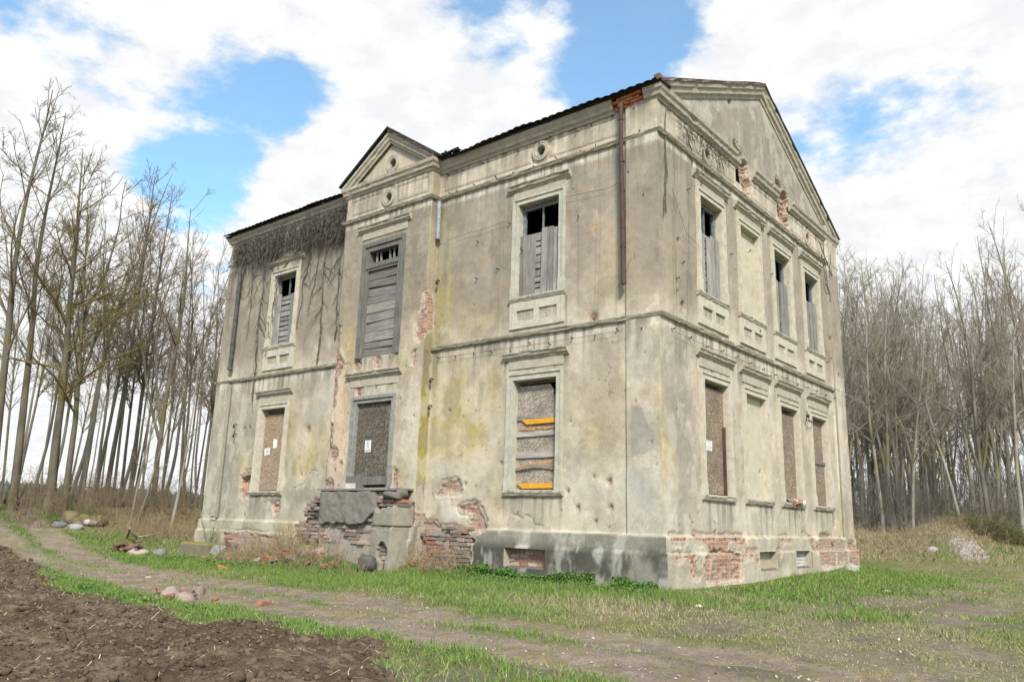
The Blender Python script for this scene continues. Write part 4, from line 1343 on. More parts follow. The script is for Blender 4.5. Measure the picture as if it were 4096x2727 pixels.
for k in range(12):        # split curved slat
    a = -3.60 + k * .095
    f = k / 11
    zz = 2.40 + .06 * math.sin(f * 3.0)
    mb.cc = (.9, .82, .72)
    mb.slab(TF, a, a + .097, zz - .03 - .012 * f, zz + .02 + .055 * f, -.145, -.105 + .01 * math.sin(f * 6))
hp(mb.build('grey_slat', wood_mat('pale_grey_slats', (.36, .33, .29), (.22, .195, .165), (3, 30, 40))), w)
RAW = noisy('raw_split_wood', (.50, .30, .12), (.36, .22, .12), 20, .9)
mb = MB()
for k in range(26):        # raw torn edges of the sheet
    if k == 13:
        hp(mb.build('torn_board_edge', RAW), w)
        mb = MB()
    u = -3.5 + (k % 13) * .08
    z = 3.27 if k < 13 else 2.48 + (k - 13) * .008
    mb.cc = (1, 1, 1)
    mb.slab(TF, u, u + .085, z - random.uniform(.02, .05), z + random.uniform(0, .03), -.149, -.135, j=.012)
hp(mb.build('torn_board_edge', RAW), w)

# front, left
w = lower_window(TF, -12.44, -13.02, -11.86, 25, 'trim_light', 4.66)
tag(w, 'ground floor window with a light brown chipboard sheet')
board(TF, -13.0, -11.88, 1.97, 4.14, w, 'osb_brown', -.12)
inner_frame(TF, -13.02, -11.86, *WLO, w, 'frame_grey', -.2, ())
# gable, ground floor
for k, c in enumerate(G_C):
    u0, u1 = c - .58, c + .56
    if k == 1:
        for zz, nm in ((WLO, 0), (WU, 1)):
            uu0, uu1 = (u0, u1) if nm == 0 else (c - .55, c + .55)
            w = surround(TG, uu0, uu1, *zz, 'trim_light', .2)
            tag(w, 'blind window niche plastered over ' + ('on the ground floor' if nm == 0 else 'on the upper floor'))
            hood(TG, c + .04, 4.74 if nm == 0 else 8.68, .88, w, 41 + nm)
            sill(TG, c, 1.85 if nm == 0 else 6.045, .77, w, 44 + nm)
            if nm:
                apron(TG, c, w)

            def sn(U, Z):
                n2, n3 = fbm(U * 2.6 + 9, Z * 2.6, 4, 2), fbm(U * 7, Z * 7, 3, 3)
                C = np.ones(U.shape + (3,)) * np.array((.50, .455, .345)) * (.8 + .4 * n2)[..., None]
                C = mixn(C, OCHRE, sm(n2, .55, .7) * .25)
                D = -.10 + (n3 - .5) * .01
                B = 0 * U
                pits_on(D, C, B, U, Z, [(4.8, 2.6, .04), (4.6, 2.05, .02), (4.2, 2.4, .02), (4.1, 3.0, .015)])
                return D, C, B, 0 * U, U
            nb = facade('niche_back', TG, np.linspace(uu0, uu1, 44), np.linspace(zz[0], zz[1], 84), sn, [], [])
            hp(nb, w)
        continue
    w = lower_window(TG, c, u0, u1, 31 + k)
    top = 4.17 if k < 2 else (4.14 if k == 2 else 4.24)
    if k == 3:
        board(TG, u0, u1, 1.97, 3.08, w, 'osb_mid', -.085)
        board(TG, u0, u1, 3.08, top, w, 'osb_mid', -.105)
        mb = MB()
        mb.slab(TG, u0 + .02, u1 - .02, 3.06, 3.13, -.08, -.055)
        hp(mb.build('cross_slat', MAT['frame_grey']), w)
        tag(w, 'ground floor window with chipboard in two pieces')
    else:
        board(TG, u0, u1, 1.97, top, w, 'osb_mid', -.085)
    inner_frame(TG, u0, u1, *WLO, w, 'frame_grey', -.23, ())
    if k == 0:
        mb = MB()
        mb.slab(TG, u1 - .11, u1 - .045, 1.97, 3.40, -.08, -.03)
        hp(tag(mb.build('rusty_post', MAT['rust']), 'rusty steel strip up the right side of the sheet'), w)
        tag(w, 'ground floor window with brown chipboard and a rusty upright strip')
    if k == 2:
        mb = MB()
        for q in range(14):
            mb.cc = bcol(.5) if q % 3 else (.6, .57, .5)
            mb.box((.02 + random.uniform(-.06, .08), c + random.uniform(-.3, .45), 1.95 + random.uniform(0, .09)), (.1, .18, .06), random.uniform(-1, 1), .012, (random.uniform(-.4, .4), random.uniform(-.4, .4)))
        hp(mb.build('sill_rubble', MAT['brick']), w)
        tag(w, 'ground floor window with broken bricks lying along its damaged sill')

# plinth lights
for (T, u0, u1, z0, z1, kind) in ((TF, -3.62, -2.56, .42, .80, 'brick'), (TG, 4.02, 5.08, .44, .84, 'plaster'), (TG, 6.18, 7.26, .44, .84, 'white')):
    mb = MB()
    if kind == 'plaster':
        mb.cc = (.42, .37, .27)
        mb.slab(T, u0, u1, z0 - .1, z1, -.10, -.06)
    else:
        for row in range(6):
            for q in range(6):
                u = u0 - .06 + q * .23 + (row % 2) * .1
                a, b = max(u, u0 + .005), min(u + .215, u1 - .005)
                if b - a < .03:
                    continue
                mb.cc = random.choice([(.36, .20, .14), (.33, .17, .12), (.42, .34, .26), (.38, .25, .18)]) if kind == 'brick' else random.choice([(.60, .57, .52), (.52, .45, .40), (.62, .6, .56)])
                mb.slab(T, a, b, z0 - .05 + row * .078, z0 + .016 + row * .078, -.2, -.05 + random.uniform(-.015, .01), j=.006)
        mb.cc = (.42, .38, .32)
        mb.slab(T, u0, u1, z0 - .1, z1, -.2, -.075)
    mb.cc = (.42, .38, .29)
    for (a, b) in ((u0 - .01, u0 + .006), (u1 - .006, u1 + .01)):
        mb.slab(T, a, b, z0, z1, -.2, .125)
    mb.slab(T, u0, u1, z1 - .006, z1 + .012, -.2, .083)
    mb.cc = (.20, .17, .15)
    mb.slab(T, u0 + .02, u1 - .02, z0 - .02, z0 + .025, -.05, .06, rot=.01)
    hp(mb.build('bricked_up_cellar_window', MAT['brick']))

# ---- openings of the centre bay
mb = MB()
T = TP
dd0, dd1 = -.22, .035


def door_frame(u0, u1, z0, z1, w, d0, d1):
    mb = MB()
    for (a, b, e) in ((0, w * .45, d1), (w * .45, w, d1 - .035)):
        mb.slab(TP, u0 + a, u0 + b, z0, z1 - a, d0, e, j=.006)
        mb.slab(TP, u1 - b, u1 - a, z0, z1 - a, d0, e - .001, j=.006)
        mb.slab(TP, u0 + b, u1 - b, z1 - b, z1 - a, d0, e - .002, j=.004)
    return mb


mb = door_frame(-8.60, -6.99, 5.26, 8.34, .24, -.22, .05)
mb.slab(TP, -8.42, -7.20, 7.62, 7.75, -.22, .045, j=.006)
mb.slab(TP, -8.38, -7.23, 7.56, 7.62, -.22, .02, j=.006)
door = hp(tag(mb.build('balcony_door', MAT['frame_grey']), 'tall upper doorway in a heavy grey timber frame closed with rough boards'))
hood(TP, -7.81, 8.67, 1.0, door, 51)
mb = MB()
for u, r in ((-8.18, -.02), (-8.02, .10), (-7.68, .09), (-7.52, -.03), (-7.32, .02)):
    mb.slab(TP, u - .02, u + .02, 7.73, 8.14, -.14, -.10, rot=r)
hp(mb.build('transom_bar', MAT['wood_v']), door)
mb = MB()
z = 5.22
while z < 7.55:
    h = random.uniform(.17, .27)
    mb.cc = shade()
    mb.slab(TP, -8.37, -7.22, z, z + h - .018, -.10, -.05 + random.uniform(-.02, .02), j=.016, rot=random.uniform(-.025, .03))
    z += h
hp(mb.build('rough_boards', MAT['wood_h']), door)
mb = MB()
mb.slab(TP, -8.62, -6.97, 5.1, 8.35, -.35, -.26)
mb = door_frame(-8.62, -7.0, 2.02, 4.27, .17, -.2, .03)
door2 = hp(tag(mb.build('entrance_door', MAT['frame_pale']), 'front doorway with a pale grey frame closed by a dark chipboard sheet'))
hood(TP, -7.84, 4.72, 1.02, door2, 55)
mb = MB()
mb.slab(TP, -8.47, -7.15, 2.02, 4.12, -.12, -.09)
hp(mb.build('chipboard_sheet', MAT['osb_dark']), door2)
mb = MB()
mb.slab(TP, -7.45, -7.442, 3.25, 4.11, -.1, -.087)
mb.slab(TP, -8.3, -7.5, 3.250, 3.258, -.1, -.087)
mb.slab(TP, -7.44, -7.16, 4.05, 4.10, -.1, -.075)
hp(mb.build('sheet_joint', MAT['dark']), door2)
mb = MB()
mb.slab(TP, -8.56, -8.12, 2.10, 2.30, -.05, .05, j=.012)
mb.slab(TP, -7.94, -7.14, 2.09, 2.29, -.05, .05, j=.014)
mb.slab(TP, -8.14, -7.92, 1.98, 2.34, -.05, .09, j=.008)
hp(mb.build('threshold_beam', MAT['frame_grey']), door2)
mb = MB()
mb.slab(TP, -8.52, -8.17, 1.98, 2.12, -.04, .10, j=.008)
hp(mb.build('white_block', noisy('limewash', (.62, .62, .55), (.5, .5, .42), 8)), door2)

# ---- pipes, hooks and pins
mb = MB()
TW = lambda u, z, d: Vector(TF(u, z, d))
mb.tube([TW(-.80, 9.93, .13), TW(-.80, 9.80, .14)], .06, 12)
mb.tube([TW(-.79, 9.80, .14), TW(-.785, 8.8, .15), TW(-.76, 7.8, .15), TW(-.745, 6.8, .15), TW(-.735, 5.95, .15)], .048, 12)
for z in (9.55, 8.6, 7.95, 7.15, 6.75, 6.0):
    mb.tube([TW(-.79 + (9.8 - z) * .0145, z - .018, .145), TW(-.79 + (9.8 - z) * .0145, z + .018, .145)], .058, 12)
hp(tag(mb.build('downpipe', MAT['rust'], smooth=False), 'long rust red downpipe near the front right corner'))
mb = MB()
mb.tube([TW(-6.06, 9.02, .11), TW(-6.05, 8.03, .11)], .06, 12)
mb.tube([TW(-6.12, 8.03, .07), TW(-5.98, 8.03, .07)], .02, 6)
hp(tag(mb.build('downpipe', MAT['zinc']), 'short galvanised downpipe in the corner of the centre bay'))
mb = MB()
mb.tube([TW(-14.80, 8.75, .13), TW(-14.80, 5.72, .13)], .06, 12)
mb.tube([TW(-14.80, 5.74, .13), TW(-14.80, 5.62, .14)], .075, 12)
for z in (8.1, 7.2, 6.4):
    mb.tube([TW(-14.80, z, .13), TW(-14.80, z + .035, .13)], .072, 12)
hp(tag(mb.build('downpipe', MAT['rust_dark']), 'dark downpipe at the left end of the front'))
mb = MB()
mb.tube([TW(-14.78, 5.15, .06), TW(-14.76, 1.2, .06)], .055, 8)
mb.tube([TW(-14.9, 1.22, .16), TW(-14.68, 1.22, .16)], .025, 6)
hp(mb.build('pipe_stub', MAT['concrete']))
mb = MB()  # added tube standing in for the shadow line along the right pilaster edge
mb.tube([Vector(TG(10.17, 9.0, .06)), Vector(TG(10.14, 1.2, .06))], .028, 8)
hp(mb.build('pilaster_shadow_tube', MAT['concrete']))


def hook(T, u, z, s=.1):
    mb = MB()
    P = [Vector(T(u, z, 0)), Vector(T(u, z + .01, s * .9)), Vector(T(u + s * .2, z - s * .3, s * 1.3)), Vector(T(u + s * .1, z - s * .8, s * 1.1)), Vector(T(u, z - s * .5, s * .75))]
    mb.tube(P, .014, 6)
    mb.tube([P[3] + Vector((0, 0, .05)), P[3] - Vector((0, 0, .03))], .03, 8)
    return hp(mb.build('iron_hook', MAT['iron']))


for (u, z) in ((-6.06, 4.56), (-6.06, 3.92), (-14.27, 3.92), (-14.24, 3.64), (-6.02, 6.98)):
    hook(TF, u, z)
mb = MB()           # forked lamp bracket on the gable
for s_ in (-1, 1):
    mb.tube([Vector(TG(7.74, 4.12, 0)), Vector(TG(7.74, 4.12, .12)), Vector(TG(7.74 + s_ * .16, 4.06, .14)), Vector(TG(7.74 + s_ * .19, 4.2, .14))], .013, 6)
    mb.tube([Vector(TG(7.74 + s_ * .19, 4.17, .14)), Vector(TG(7.74 + s_ * .19, 4.25, .14))], .03, 8)
mb.tube([Vector(TG(7.74, 4.12, .02)), Vector(TG(7.74, 4.36, .05))], .012, 6)
hp(mb.build('insulator_bracket', MAT['iron']))
pin = None
rq = np.random.default_rng(5)
spots = []
for u in np.arange(-5.9, -.3, .55):
    spots += [(0, u + rq.uniform(-.2, .2), 9.19 + rq.uniform(-.01, .03)), (0, u + rq.uniform(-.2, .2), 9.76 + rq.uniform(-.05, .03))]
for u in np.arange(-5.9, -.3, .55):
    spots.append((0, u, 5.03 + rq.uniform(-.05, .05)))
for u in np.arange(.4, 10.8, .75):
    spots += [(1, u, 5.02 + rq.uniform(-.05, .05)), (1, u, 9.75)]
for k in range(22):
    spots.append((int(rq.random() < .5), rq.uniform(-5.6, -.3), rq.uniform(5.6, 8.6)))
for k, (t, u, z) in enumerate(spots[:90]):
    T = TG if t else TF
    if t and u < 0:
        u = -u * 1.8
    if pin is None:
        mb = MB()
        mb.slab(lambda u, z, d: (u, -d, z), -.008, .008, -.008, .008, -.03, .07)
        mb.slab(lambda u, z, d: (u, -d, z), -.008, .008, -.008, .03, .058, .072)
        pin = mb.build('trellis_pin', MAT['iron'])
        q = pin
    else:
        q = pin.copy()
        COL.objects.link(q)
    q.parent = house
    q.matrix_parent_inverse = Matrix.Translation(-Vector(house.location))
    q.location = T(u, z, 0)
    q.rotation_euler = (random.uniform(-.3, .3), 0, (math.pi / 2 if t else 0) + random.uniform(-.6, .6))
mb = MB()          # slack wires between the pins
for (T, pts) in ((TF, [(-5.7, 7.95), (-5.1, 8.0), (-4.6, 7.98), (-4.15, 8.02), (-3.75, 8.02)]), (TF, [(-2.25, 8.2), (-1.7, 8.17), (-1.2, 8.12), (-.85, 8.2)]), (TF, [(-5.9, 5.04), (-3, 5.02), (-.8, 5.04)]), (TG, [(.4, 8.0), (1.0, 7.2), (1.6, 7.1)]), (TG, [(.3, 5.0), (3, 4.98), (6, 5.0), (10.8, 5.0)])):
    mb.tube([Vector(T(u, z, .07)) for u, z in pts], .004, 4)
for k in range(14):
    u = random.uniform(-5.9, -.4)
    mb.tube([Vector(TF(u, 9.2, .12)), Vector(TF(u + random.uniform(-.05, .05), 7.3, .03)), Vector(TF(u + random.uniform(-.1, .1), 5.4, .05))], .0012, 4)
for k in range(8):
    u = random.uniform(.1, 1.4)
    mb.tube([Vector(TG(u, 9.7, .12)), Vector(TG(u + random.uniform(-.2, .2), 7.3, .03)), Vector(TG(u + random.uniform(-.2, .2), 4.4, .05))], .0014, 4)
hp(tag(mb.build('trellis_wire', MAT['iron'])))


# ------------------------------------------------------------------ notices stapled to the boards
def notice(name, T, u, z, w, h, d, label, lines, rot=0.0, circle=False, bar=False, torn=False):
    mb = MB()
    if torn:
        P = [(-w / 2, -h / 2), (-.1 * w, -h / 2), (0, -h * .42), (w / 2, -h / 2), (w / 2, h * .42), (w * .1, h * .40), (-w * .3, h / 2), (-w / 2, h * .46)]
        n = len(P)
        mb.v = [tuple(T(u + a, z + b, d + .006 + .01 * (b > 0))) for a, b in P] + [tuple(T(u + a, z + b, d + .001)) for a, b in P]
        mb.c = [(1, 1, 1)] * (2 * n)
        mb.f = [tuple(range(n)), tuple(range(2 * n - 1, n - 1, -1))] + [(i, i + n, (i + 1) % n + n, (i + 1) % n) for i in range(n)]
    else:
        mb.slab(T, u - w / 2, u + w / 2, z - h / 2, z + h / 2, d + .001, d + .006, rot=rot)
    o = mb.build(name, MAT['paper'])
    tag(o, label, 'notice')
    mb = MB()
    for (a, b, zz, t) in lines:
        c, s = math.cos(rot), math.sin(rot)
        for q in range(max(1, int((b - a) * w / .02))):
            f0 = a + (b - a) * q / max(1, int((b - a) * w / .02))
            uu, vv = f0 * w, zz * h
            if random.random() < .15 and t < .1:
                continue
            mb.slab(T, u + uu * c - vv * s, u + uu * c - vv * s + .016, z + uu * s + vv * c - t * h / 2, z + uu * s + vv * c + t * h / 2, d + .004, d + .008)
    if circle:
        for k in range(20):
            a0, a1 = 2 * math.pi * k / 20, 2 * math.pi * (k + 1) / 20
            p0 = Vector(T(u + .062 * math.cos(a0), z + .045 + .062 * math.sin(a0), d + .008))
            p1 = Vector(T(u + .062 * math.cos(a1), z + .045 + .062 * math.sin(a1), d + .008))
            mb.tube([p0, p1], .004, 4)
        mb.slab(T, u - .010, u + .010, z + .055, z + .09, d + .004, d + .009)
        mb.slab(T, u - .013, u + .013, z + .035, z + .058, d + .004, d + .009)
        mb.slab(T, u - .022, u - .008, z + .0, z + .04, d + .004, d + .009, rot=-.45)
        mb.slab(T, u + .008, u + .022, z + .0, z + .04, d + .004, d + .009, rot=.45)
    if bar:
        mb.slab(T, u - w * .42, u + w * .42, z - h * .42, z - h * .33, d + .004, d + .008)
    p = mb.build('printed_text', MAT['ink'])
    p.parent = o
    return o


notice('warning_notice', TP, -8.0, 3.03, .22, .29, -.09, 'white warning notice with a round pictogram on the dark front door sheet',
       [(-.42, .42, .42, .035), (-.25, .25, -.13, .022), (-.42, .42, -.2, .03)], 0, True, True)
notice('paper_notice', TF, -12.40, 3.30, .17, .27, -.12, 'torn narrow white paper on the light brown window sheet, higher of two', [(.0, .4, .28, .05)], 0, torn=True)
notice('paper_notice', TF, -12.76, 3.08, .25, .19, -.12, 'small tilted white notice with grey print, lower of two on the light brown window sheet', [(-.2, .42, .25, .13), (-.2, .42, -.05, .13), (-.3, .42, -.33, .03)], .12)
notice('paper_notice', TG, 2.12, 2.96, .26, .20, -.085, 'white notice with lines of print on the gable window sheet beside the rusty strip', [(-.4, .2, .36, .06), (-.35, .25, .15, .06), (-.4, .42, -.08, .06), (-.4, .42, -.22, .06), (-.4, .3, -.36, .05), (.28, .36, .26, .2)], -.03)

# ------------------------------------------------------------------ ruined entrance stair
stair = empty('ruined_entrance_stair', (-7.6, -.7, .15), 'ruined entrance stair of grey cement and broken brick below the front door', 'stair')
SL = stair.location.copy()


def sp(o, parent=None):
    o.parent = parent or stair
    if not parent:
        o.matrix_parent_inverse = Matrix.Translation(-SL)
    return o


def rough_slab(name, T, u0, u1, z0, z1, d0, d1, mat, cut=None, parent=None, h=.03, amp=.03, seed=0, fine=None):
    """weathered block: gridded front with a broken outline, plus sides and top"""
    us_ = np.linspace(u0, u1, int((u1 - u0) / h) + 1)
    zs_ = np.linspace(z0, z1, int((z1 - z0) / h) + 1)
    U, Z = np.meshgrid(us_, zs_)
    D = d1 + (fbm(U * 4 + seed, Z * 4, 4, 1) - .5) * amp + (fbm(U * 14 + seed, Z * 14, 3, 2) - .5) * amp * .4
    e = np.minimum(np.minimum(U - u0, u1 - U), np.minimum(z1 - Z, Z - z0 + .1))
    D = D - .05 * np.exp(-e / .03) * (.4 + fbm(U * 6, Z * 6, 3, 3))
    F0 = np.stack(T(U, Z, D), -1).reshape(-1, 3)
    B0 = np.stack(T(U, Z, D * 0 + d0), -1).reshape(-1, 3)
    UC, ZC = np.meshgrid((us_[:-1] + us_[1:]) / 2, (zs_[:-1] + zs_[1:]) / 2)
    k = np.ones(UC.shape, bool) if cut is None else ~cut(UC, ZC)
    i, j = np.nonzero(k)
    nu = len(us_)
    q = np.stack([i * nu + j, i * nu + j + 1, (i + 1) * nu + j + 1, (i + 1) * nu + j], -1)
    n = len(F0)
    sides = []
    kk = np.pad(k, 1)
    for (di, dj, a, b) in ((0, -1, 3, 0), (0, 1, 1, 2), (-1, 0, 0, 1), (1, 0, 2, 3)):
        nb = kk[1 + di:kk.shape[0] - 1 + di, 1 + dj:kk.shape[1] - 1 + dj]
        edge = (k & ~nb)[i, j]
        qa, qb = q[edge][:, a], q[edge][:, b]
        sides.append(np.stack([qb, qa, qa + n, qb + n], -1))
    F = np.concatenate([q] + sides)
    return np_mesh(name, np.concatenate([F0, B0]), F, MAT[mat])


def wv_(u, z, s=0):
    return (fbm(u * 5, z * 5, 3, s) - .5) * .16


TS = lambda u, z, d: (u, -d + 0 * u, z)
# big slab of the landing face with its ragged lower edge
sp(rough_slab('landing_face', TS, -8.92, -6.88, 1.12, 1.955, .55, .86, 'stone_dark', lambda u, z: z < 1.20 + wv_(u, z, 1) + .28 * sm(u, -7.25, -6.9) - .05 * sm(-u, 8.5, 8.9), seed=1, amp=.06))
mb = MB()
mb.hexa([(-9.0, -.87, 1.93), (-6.2, -.87, 1.93), (-6.2, -.31, 1.95), (-9.0, -.31, 1.95), (-9.0, -.86, 1.975), (-6.2, -.86, 1.975), (-6.2, -.31, 1.99), (-9.0, -.31, 1.99)])
sp(mb.build('landing_top', MAT['stone_dark']))


def brickwork(mb, T, u0, u1, z0, z1, dfn, keep=lambda u, z: True, weather=.7, jit=.02, rowh=.085, bw=.25):
    row = 0
    z = z0
    while z < z1:
        u = u0 - (row % 2) * bw * .5
        while u < u1:
            w = bw * random.uniform(.8, 1.1) if random.random() > .2 else bw * .55
            if keep(u + w / 2, z + rowh / 2) and random.random() > .03:
                d0, d1 = dfn(u + w / 2, z)
                mb.cc = bcol(weather)
                mb.slab(T, max(u, u0 - .04), min(u + w - .014, u1 + .04), z, z + rowh - .014, d0, d1 + random.uniform(-jit, jit), j=.011, rot=random.uniform(-.02, .02))
            u += w
        row += 1
        z += rowh


mb = MB()
brickwork(mb, TS, -8.85, -6.92, .72, 1.42, lambda u, z: (.5, .765 + .03 * math.sin(u * 5 + z * 9)), weather=.95, jit=.03)
sp(mb.build('brick_courses', MAT['brick'], bevel=.006))
mb = MB()
brickwork(mb, TS, -10.1, -8.93, .45, 1.86, lambda u, z: (.22, .50 + .10 * math.sin(z * 9) + .12 * random.random()), keep=lambda u, z: u > -9.40 - (1.80 - z) * 1.0 * (1 if z > 1.0 else .7) and u > -10.15, weather=.93, jit=.07, rowh=.085)
mb.cc = (.20, .19, .165)
sp(tag(mb.build('broken_brick_stack', MAT['brick'], bevel=.008), 'ragged grey brick stack left of the landing'))
sp(rough_slab('lower_wall', TS, -9.3, -6.9, .05, .80, .3, .72, 'concrete', lambda u, z: (u < -8.6 + wv_(u, z, 2)) & (z > .45), seed=4))
mb = MB()
mb.cc = (.33, .29, .25)
mb.box((-7.9, -.5, 1.0), (2.05, .5, 1.7))
mb.box((-9.4, -.36, .6), (1.0, .2, 1.0))
sp(mb.build('mortar_core', MAT['brick']))
# pillar in front of the landing
hole = lambda u, z: (np.hypot((u + 6.46) / .165, (z - .58) / .22) < 1 + wv_(u * 1.5, z * 1.5, 3) * 1.6) | ((np.abs(u + 6.43) < .075 + wv_(u * 2, z * 2, 4) * .3) & (z < .5))
sp(rough_slab('pillar_base', TS, -6.90, -6.20, -.05, 1.14, .3, .93, 'concrete', hole, seed=7, amp=.02))
sp(rough_slab('pillar_shaft', TS, -6.88, -6.18, 1.15, 1.66, .3, .90, 'concrete', lambda u, z: (z > 1.56 + wv_(u, z, 5) - .06 * (u < -6.6)), seed=9, amp=.02))
mb = MB()
brickwork(mb, TS, -6.66, -6.3, .0, .85, lambda u, z: (.5, .84), weather=.85, jit=.02)
mb.cc = (.40, .34, .29)
mb.box((-6.54, -.6, .5), (.6, .34, 1.0))
sp(mb.build('pillar_bricks', MAT['brick']))
mb = MB()
brickwork(mb, TS, -6.80, -6.2, 1.58, 1.72, lambda u, z: (.4, .8), weather=.85)
sp(mb.build('pillar_bricks', MAT['brick']))


def rock(name, loc, size, seed, c1=(.30, .28, .26), rz=0.0, sub=3, rough_=.22, mat='rock', flat=.25, c2=None):
    bm = bmesh.new()
    bmesh.ops.create_icosphere(bm, subdivisions=sub, radius=1)
    V = np.array([v.co[:] for v in bm.verts])
    F = np.array([[v.index for v in f_.verts] for f_ in bm.faces])
    bm.free()
    n = fbm(V[:, 0] * 1.3 + seed * 3.7 + V[:, 2] * .8, V[:, 1] * 1.3 + seed + V[:, 2], 3, seed) - .5
    n2 = fbm(V[:, 0] * 5 + seed, V[:, 1] * 5 + V[:, 2] * 4, 3, seed + 2) - .5
    V = V * (1 + n * rough_ * 3.3 + n2 * .18)[:, None]
    V = np.sign(V) * np.abs(V) ** .88 * np.array(size) * .5
    V[:, 2] = np.maximum(V[:, 2], -size[2] * flat)
    C = np.ones((len(V), 3)) * c1
    if c2 is not None:
        C = mixn(C, c2, sm(V[:, 2] / size[2] + n * 1.2, .05, .3))
    o = np_mesh(name, V, F, MAT[mat], None, {'Col': ('FLOAT_COLOR', rgba(C))}, smooth=True)
    o.location = loc
    o.rotation_euler = (0, 0, rz)
    return o


o = rock('cap_boulder', (0, 0, 0), (.62, .5, .34), 4, (.15, .14, .12), 0, 3, .30)
o.parent = stair
o.location = Vector((-6.40, -.66, 1.83)) - SL
mb = MB()
brickwork(mb, TS, -6.85, -6.62, 1.66, 1.9, lambda u, z: (.4, .78), weather=.9)
sp(mb.build('cap_bricks', MAT['brick']))

# tumbled brickwork of the plinth, right of the pillar
mb = MB()
brickwork(mb, TF, -6.12, -4.62, .10, 1.13, lambda u, z: (-.12, .07 + .10 * max(0, .55 - z) + .07 * math.sin(u * 7 + z * 5) * (u < -5.2)), keep=lambda u, z: not (u < -5.55 and z > 1.06) and not (-5.15 < u < -4.95 and z < .32), weather=.9, jit=.022)
hp(tag(mb.build('bared_plinth_bricks', MAT['brick'], bevel=.006), 'bare weathered bricks of the plinth between stair and cement'))
mb = MB()
brickwork(mb, TF, -14.1, -11.7, .18, .72, lambda u, z: (-.06, .13 + .02 * math.sin(u * 9)), keep=lambda u, z: z < .52 + .2 * math.sin(u * 2.1) and not (-13.4 < u < -13.2), weather=.75, jit=.02)
hp(tag(mb.build('bared_plinth_bricks', MAT['brick'], bevel=.006), 'bare bricks of the plinth under the left window'))

# ------------------------------------------------------------------ branching plants, grown level by level
R = np.random.default_rng(77)


def unit(v):
    return v / np.maximum(np.linalg.norm(v, axis=-1, keepdims=True), 1e-9)


def grow(st, di, ln, r0, r1, nseg, wander, trop):
    N = len(st)
    P = np.zeros((N, nseg + 1, 3))
    P[:, 0] = st
    d = unit(di)
    up = np.array([0, 0, 1.0])
    for i in range(nseg):
        d = unit(d + R.normal(0, wander, (N, 3)) + trop * up)
        P[:, i + 1] = P[:, i] + d * (ln / nseg)[:, None]
    t = np.linspace(0, 1, nseg + 1)[None, :]
    rad = r0[:, None] * (1 - t) + r1[:, None] * t
    return P, rad


def kids(P, rad, ln, dens, s0, s1, ang, angj, lf, lmin, lmax, rf, rmin, rmax=9.0, taper=.75):
    cnt = R.poisson(np.clip(ln * dens, .3, 400))
    idx = np.repeat(np.arange(len(P)), cnt)
    s = R.uniform(s0, s1, len(idx))
    nseg = P.shape[1] - 1
    f = s * nseg
    i = np.clip(f.astype(int), 0, nseg - 1)
    w = (f - i)[:, None]
    a, b = P[idx, i], P[idx, i + 1]
    st = a * (1 - w) + b * w
    d = unit(b - a)
    rnd = R.normal(0, 1, (len(idx), 3))
    side = unit(rnd - (rnd * d).sum(-1, keepdims=True) * d)
    an = np.radians(R.normal(ang, angj, len(idx)))[:, None]
    di = d * np.cos(an) + side * np.sin(an)
    L = np.clip(ln[idx] * lf * (1 - taper * s) * R.uniform(.6, 1.3, len(idx)), lmin, lmax)
    rp_ = rad[idx, i] * (1 - w[:, 0]) + rad[idx, i + 1] * w[:, 0]
    r0 = np.clip(np.minimum(rp_ * rf, .004 + L * .0095), rmin, rmax)
    return st, di, L, r0, np.maximum(r0 * .35, rmin * .7)


def tubes(P, rad, k):
    N, S, _ = P.shape
    d = np.zeros_like(P)
    d[:, 1:-1] = P[:, 2:] - P[:, :-2]
    d[:, 0] = P[:, 1] - P[:, 0]
    d[:, -1] = P[:, -1] - P[:, -2]
    d = unit(d)
    ref = np.where(np.abs(d[..., 2:3]) < .9, np.array([0, 0, 1.0]), np.array([1.0, 0, 0]))
    a = unit(np.cross(d, ref))
    b = np.cross(d, a)
    an = 2 * np.pi * np.arange(k) / k
    V = P[:, :, None, :] + rad[:, :, None, None] * (a[:, :, None, :] * np.cos(an)[None, None, :, None] + b[:, :, None, :] * np.sin(an)[None, None, :, None])
    idx = np.arange(N * S * k).reshape(N, S, k)
    nx = np.roll(idx, -1, axis=2)
    F = np.stack([idx[:, :-1], nx[:, :-1], nx[:, 1:], idx[:, 1:]], -1).reshape(-1, 4)
    return V.reshape(-1, 3), F, np.repeat(rad.reshape(-1), k)


def join(parts):
    Vs, Fs, Rs, o = [], [], [], 0
    for V, F, r in parts:
        Vs.append(V)
        Fs.append(F + o)
        Rs.append(r)
        o += len(V)
    return np.concatenate(Vs), np.concatenate(Fs), np.concatenate(Rs)


def bark_mat(name, c1, c2, c3):
    m, nt, bs = new_mat(name, .95, .1)
    a = _nd(nt, 'ShaderNodeAttribute', attribute_name='Rad')
    n = obj_noise(nt, 3.0, 5, .65, (1, 1, .3))
    n2 = obj_noise(nt, .8, 4, .6, seed=5.0)
    c = mixc(nt, maprange(nt, n.outputs[0], .35, .65), c1, c2)
    c = mixc(nt, mth(nt, 'MULTIPLY', maprange(nt, n2.outputs[0], .5, .66), maprange(nt, a.outputs['Fac'], .015, .05)), c, c3)
    nt.links.new(c, bs.inputs['Base Color'])
    return m


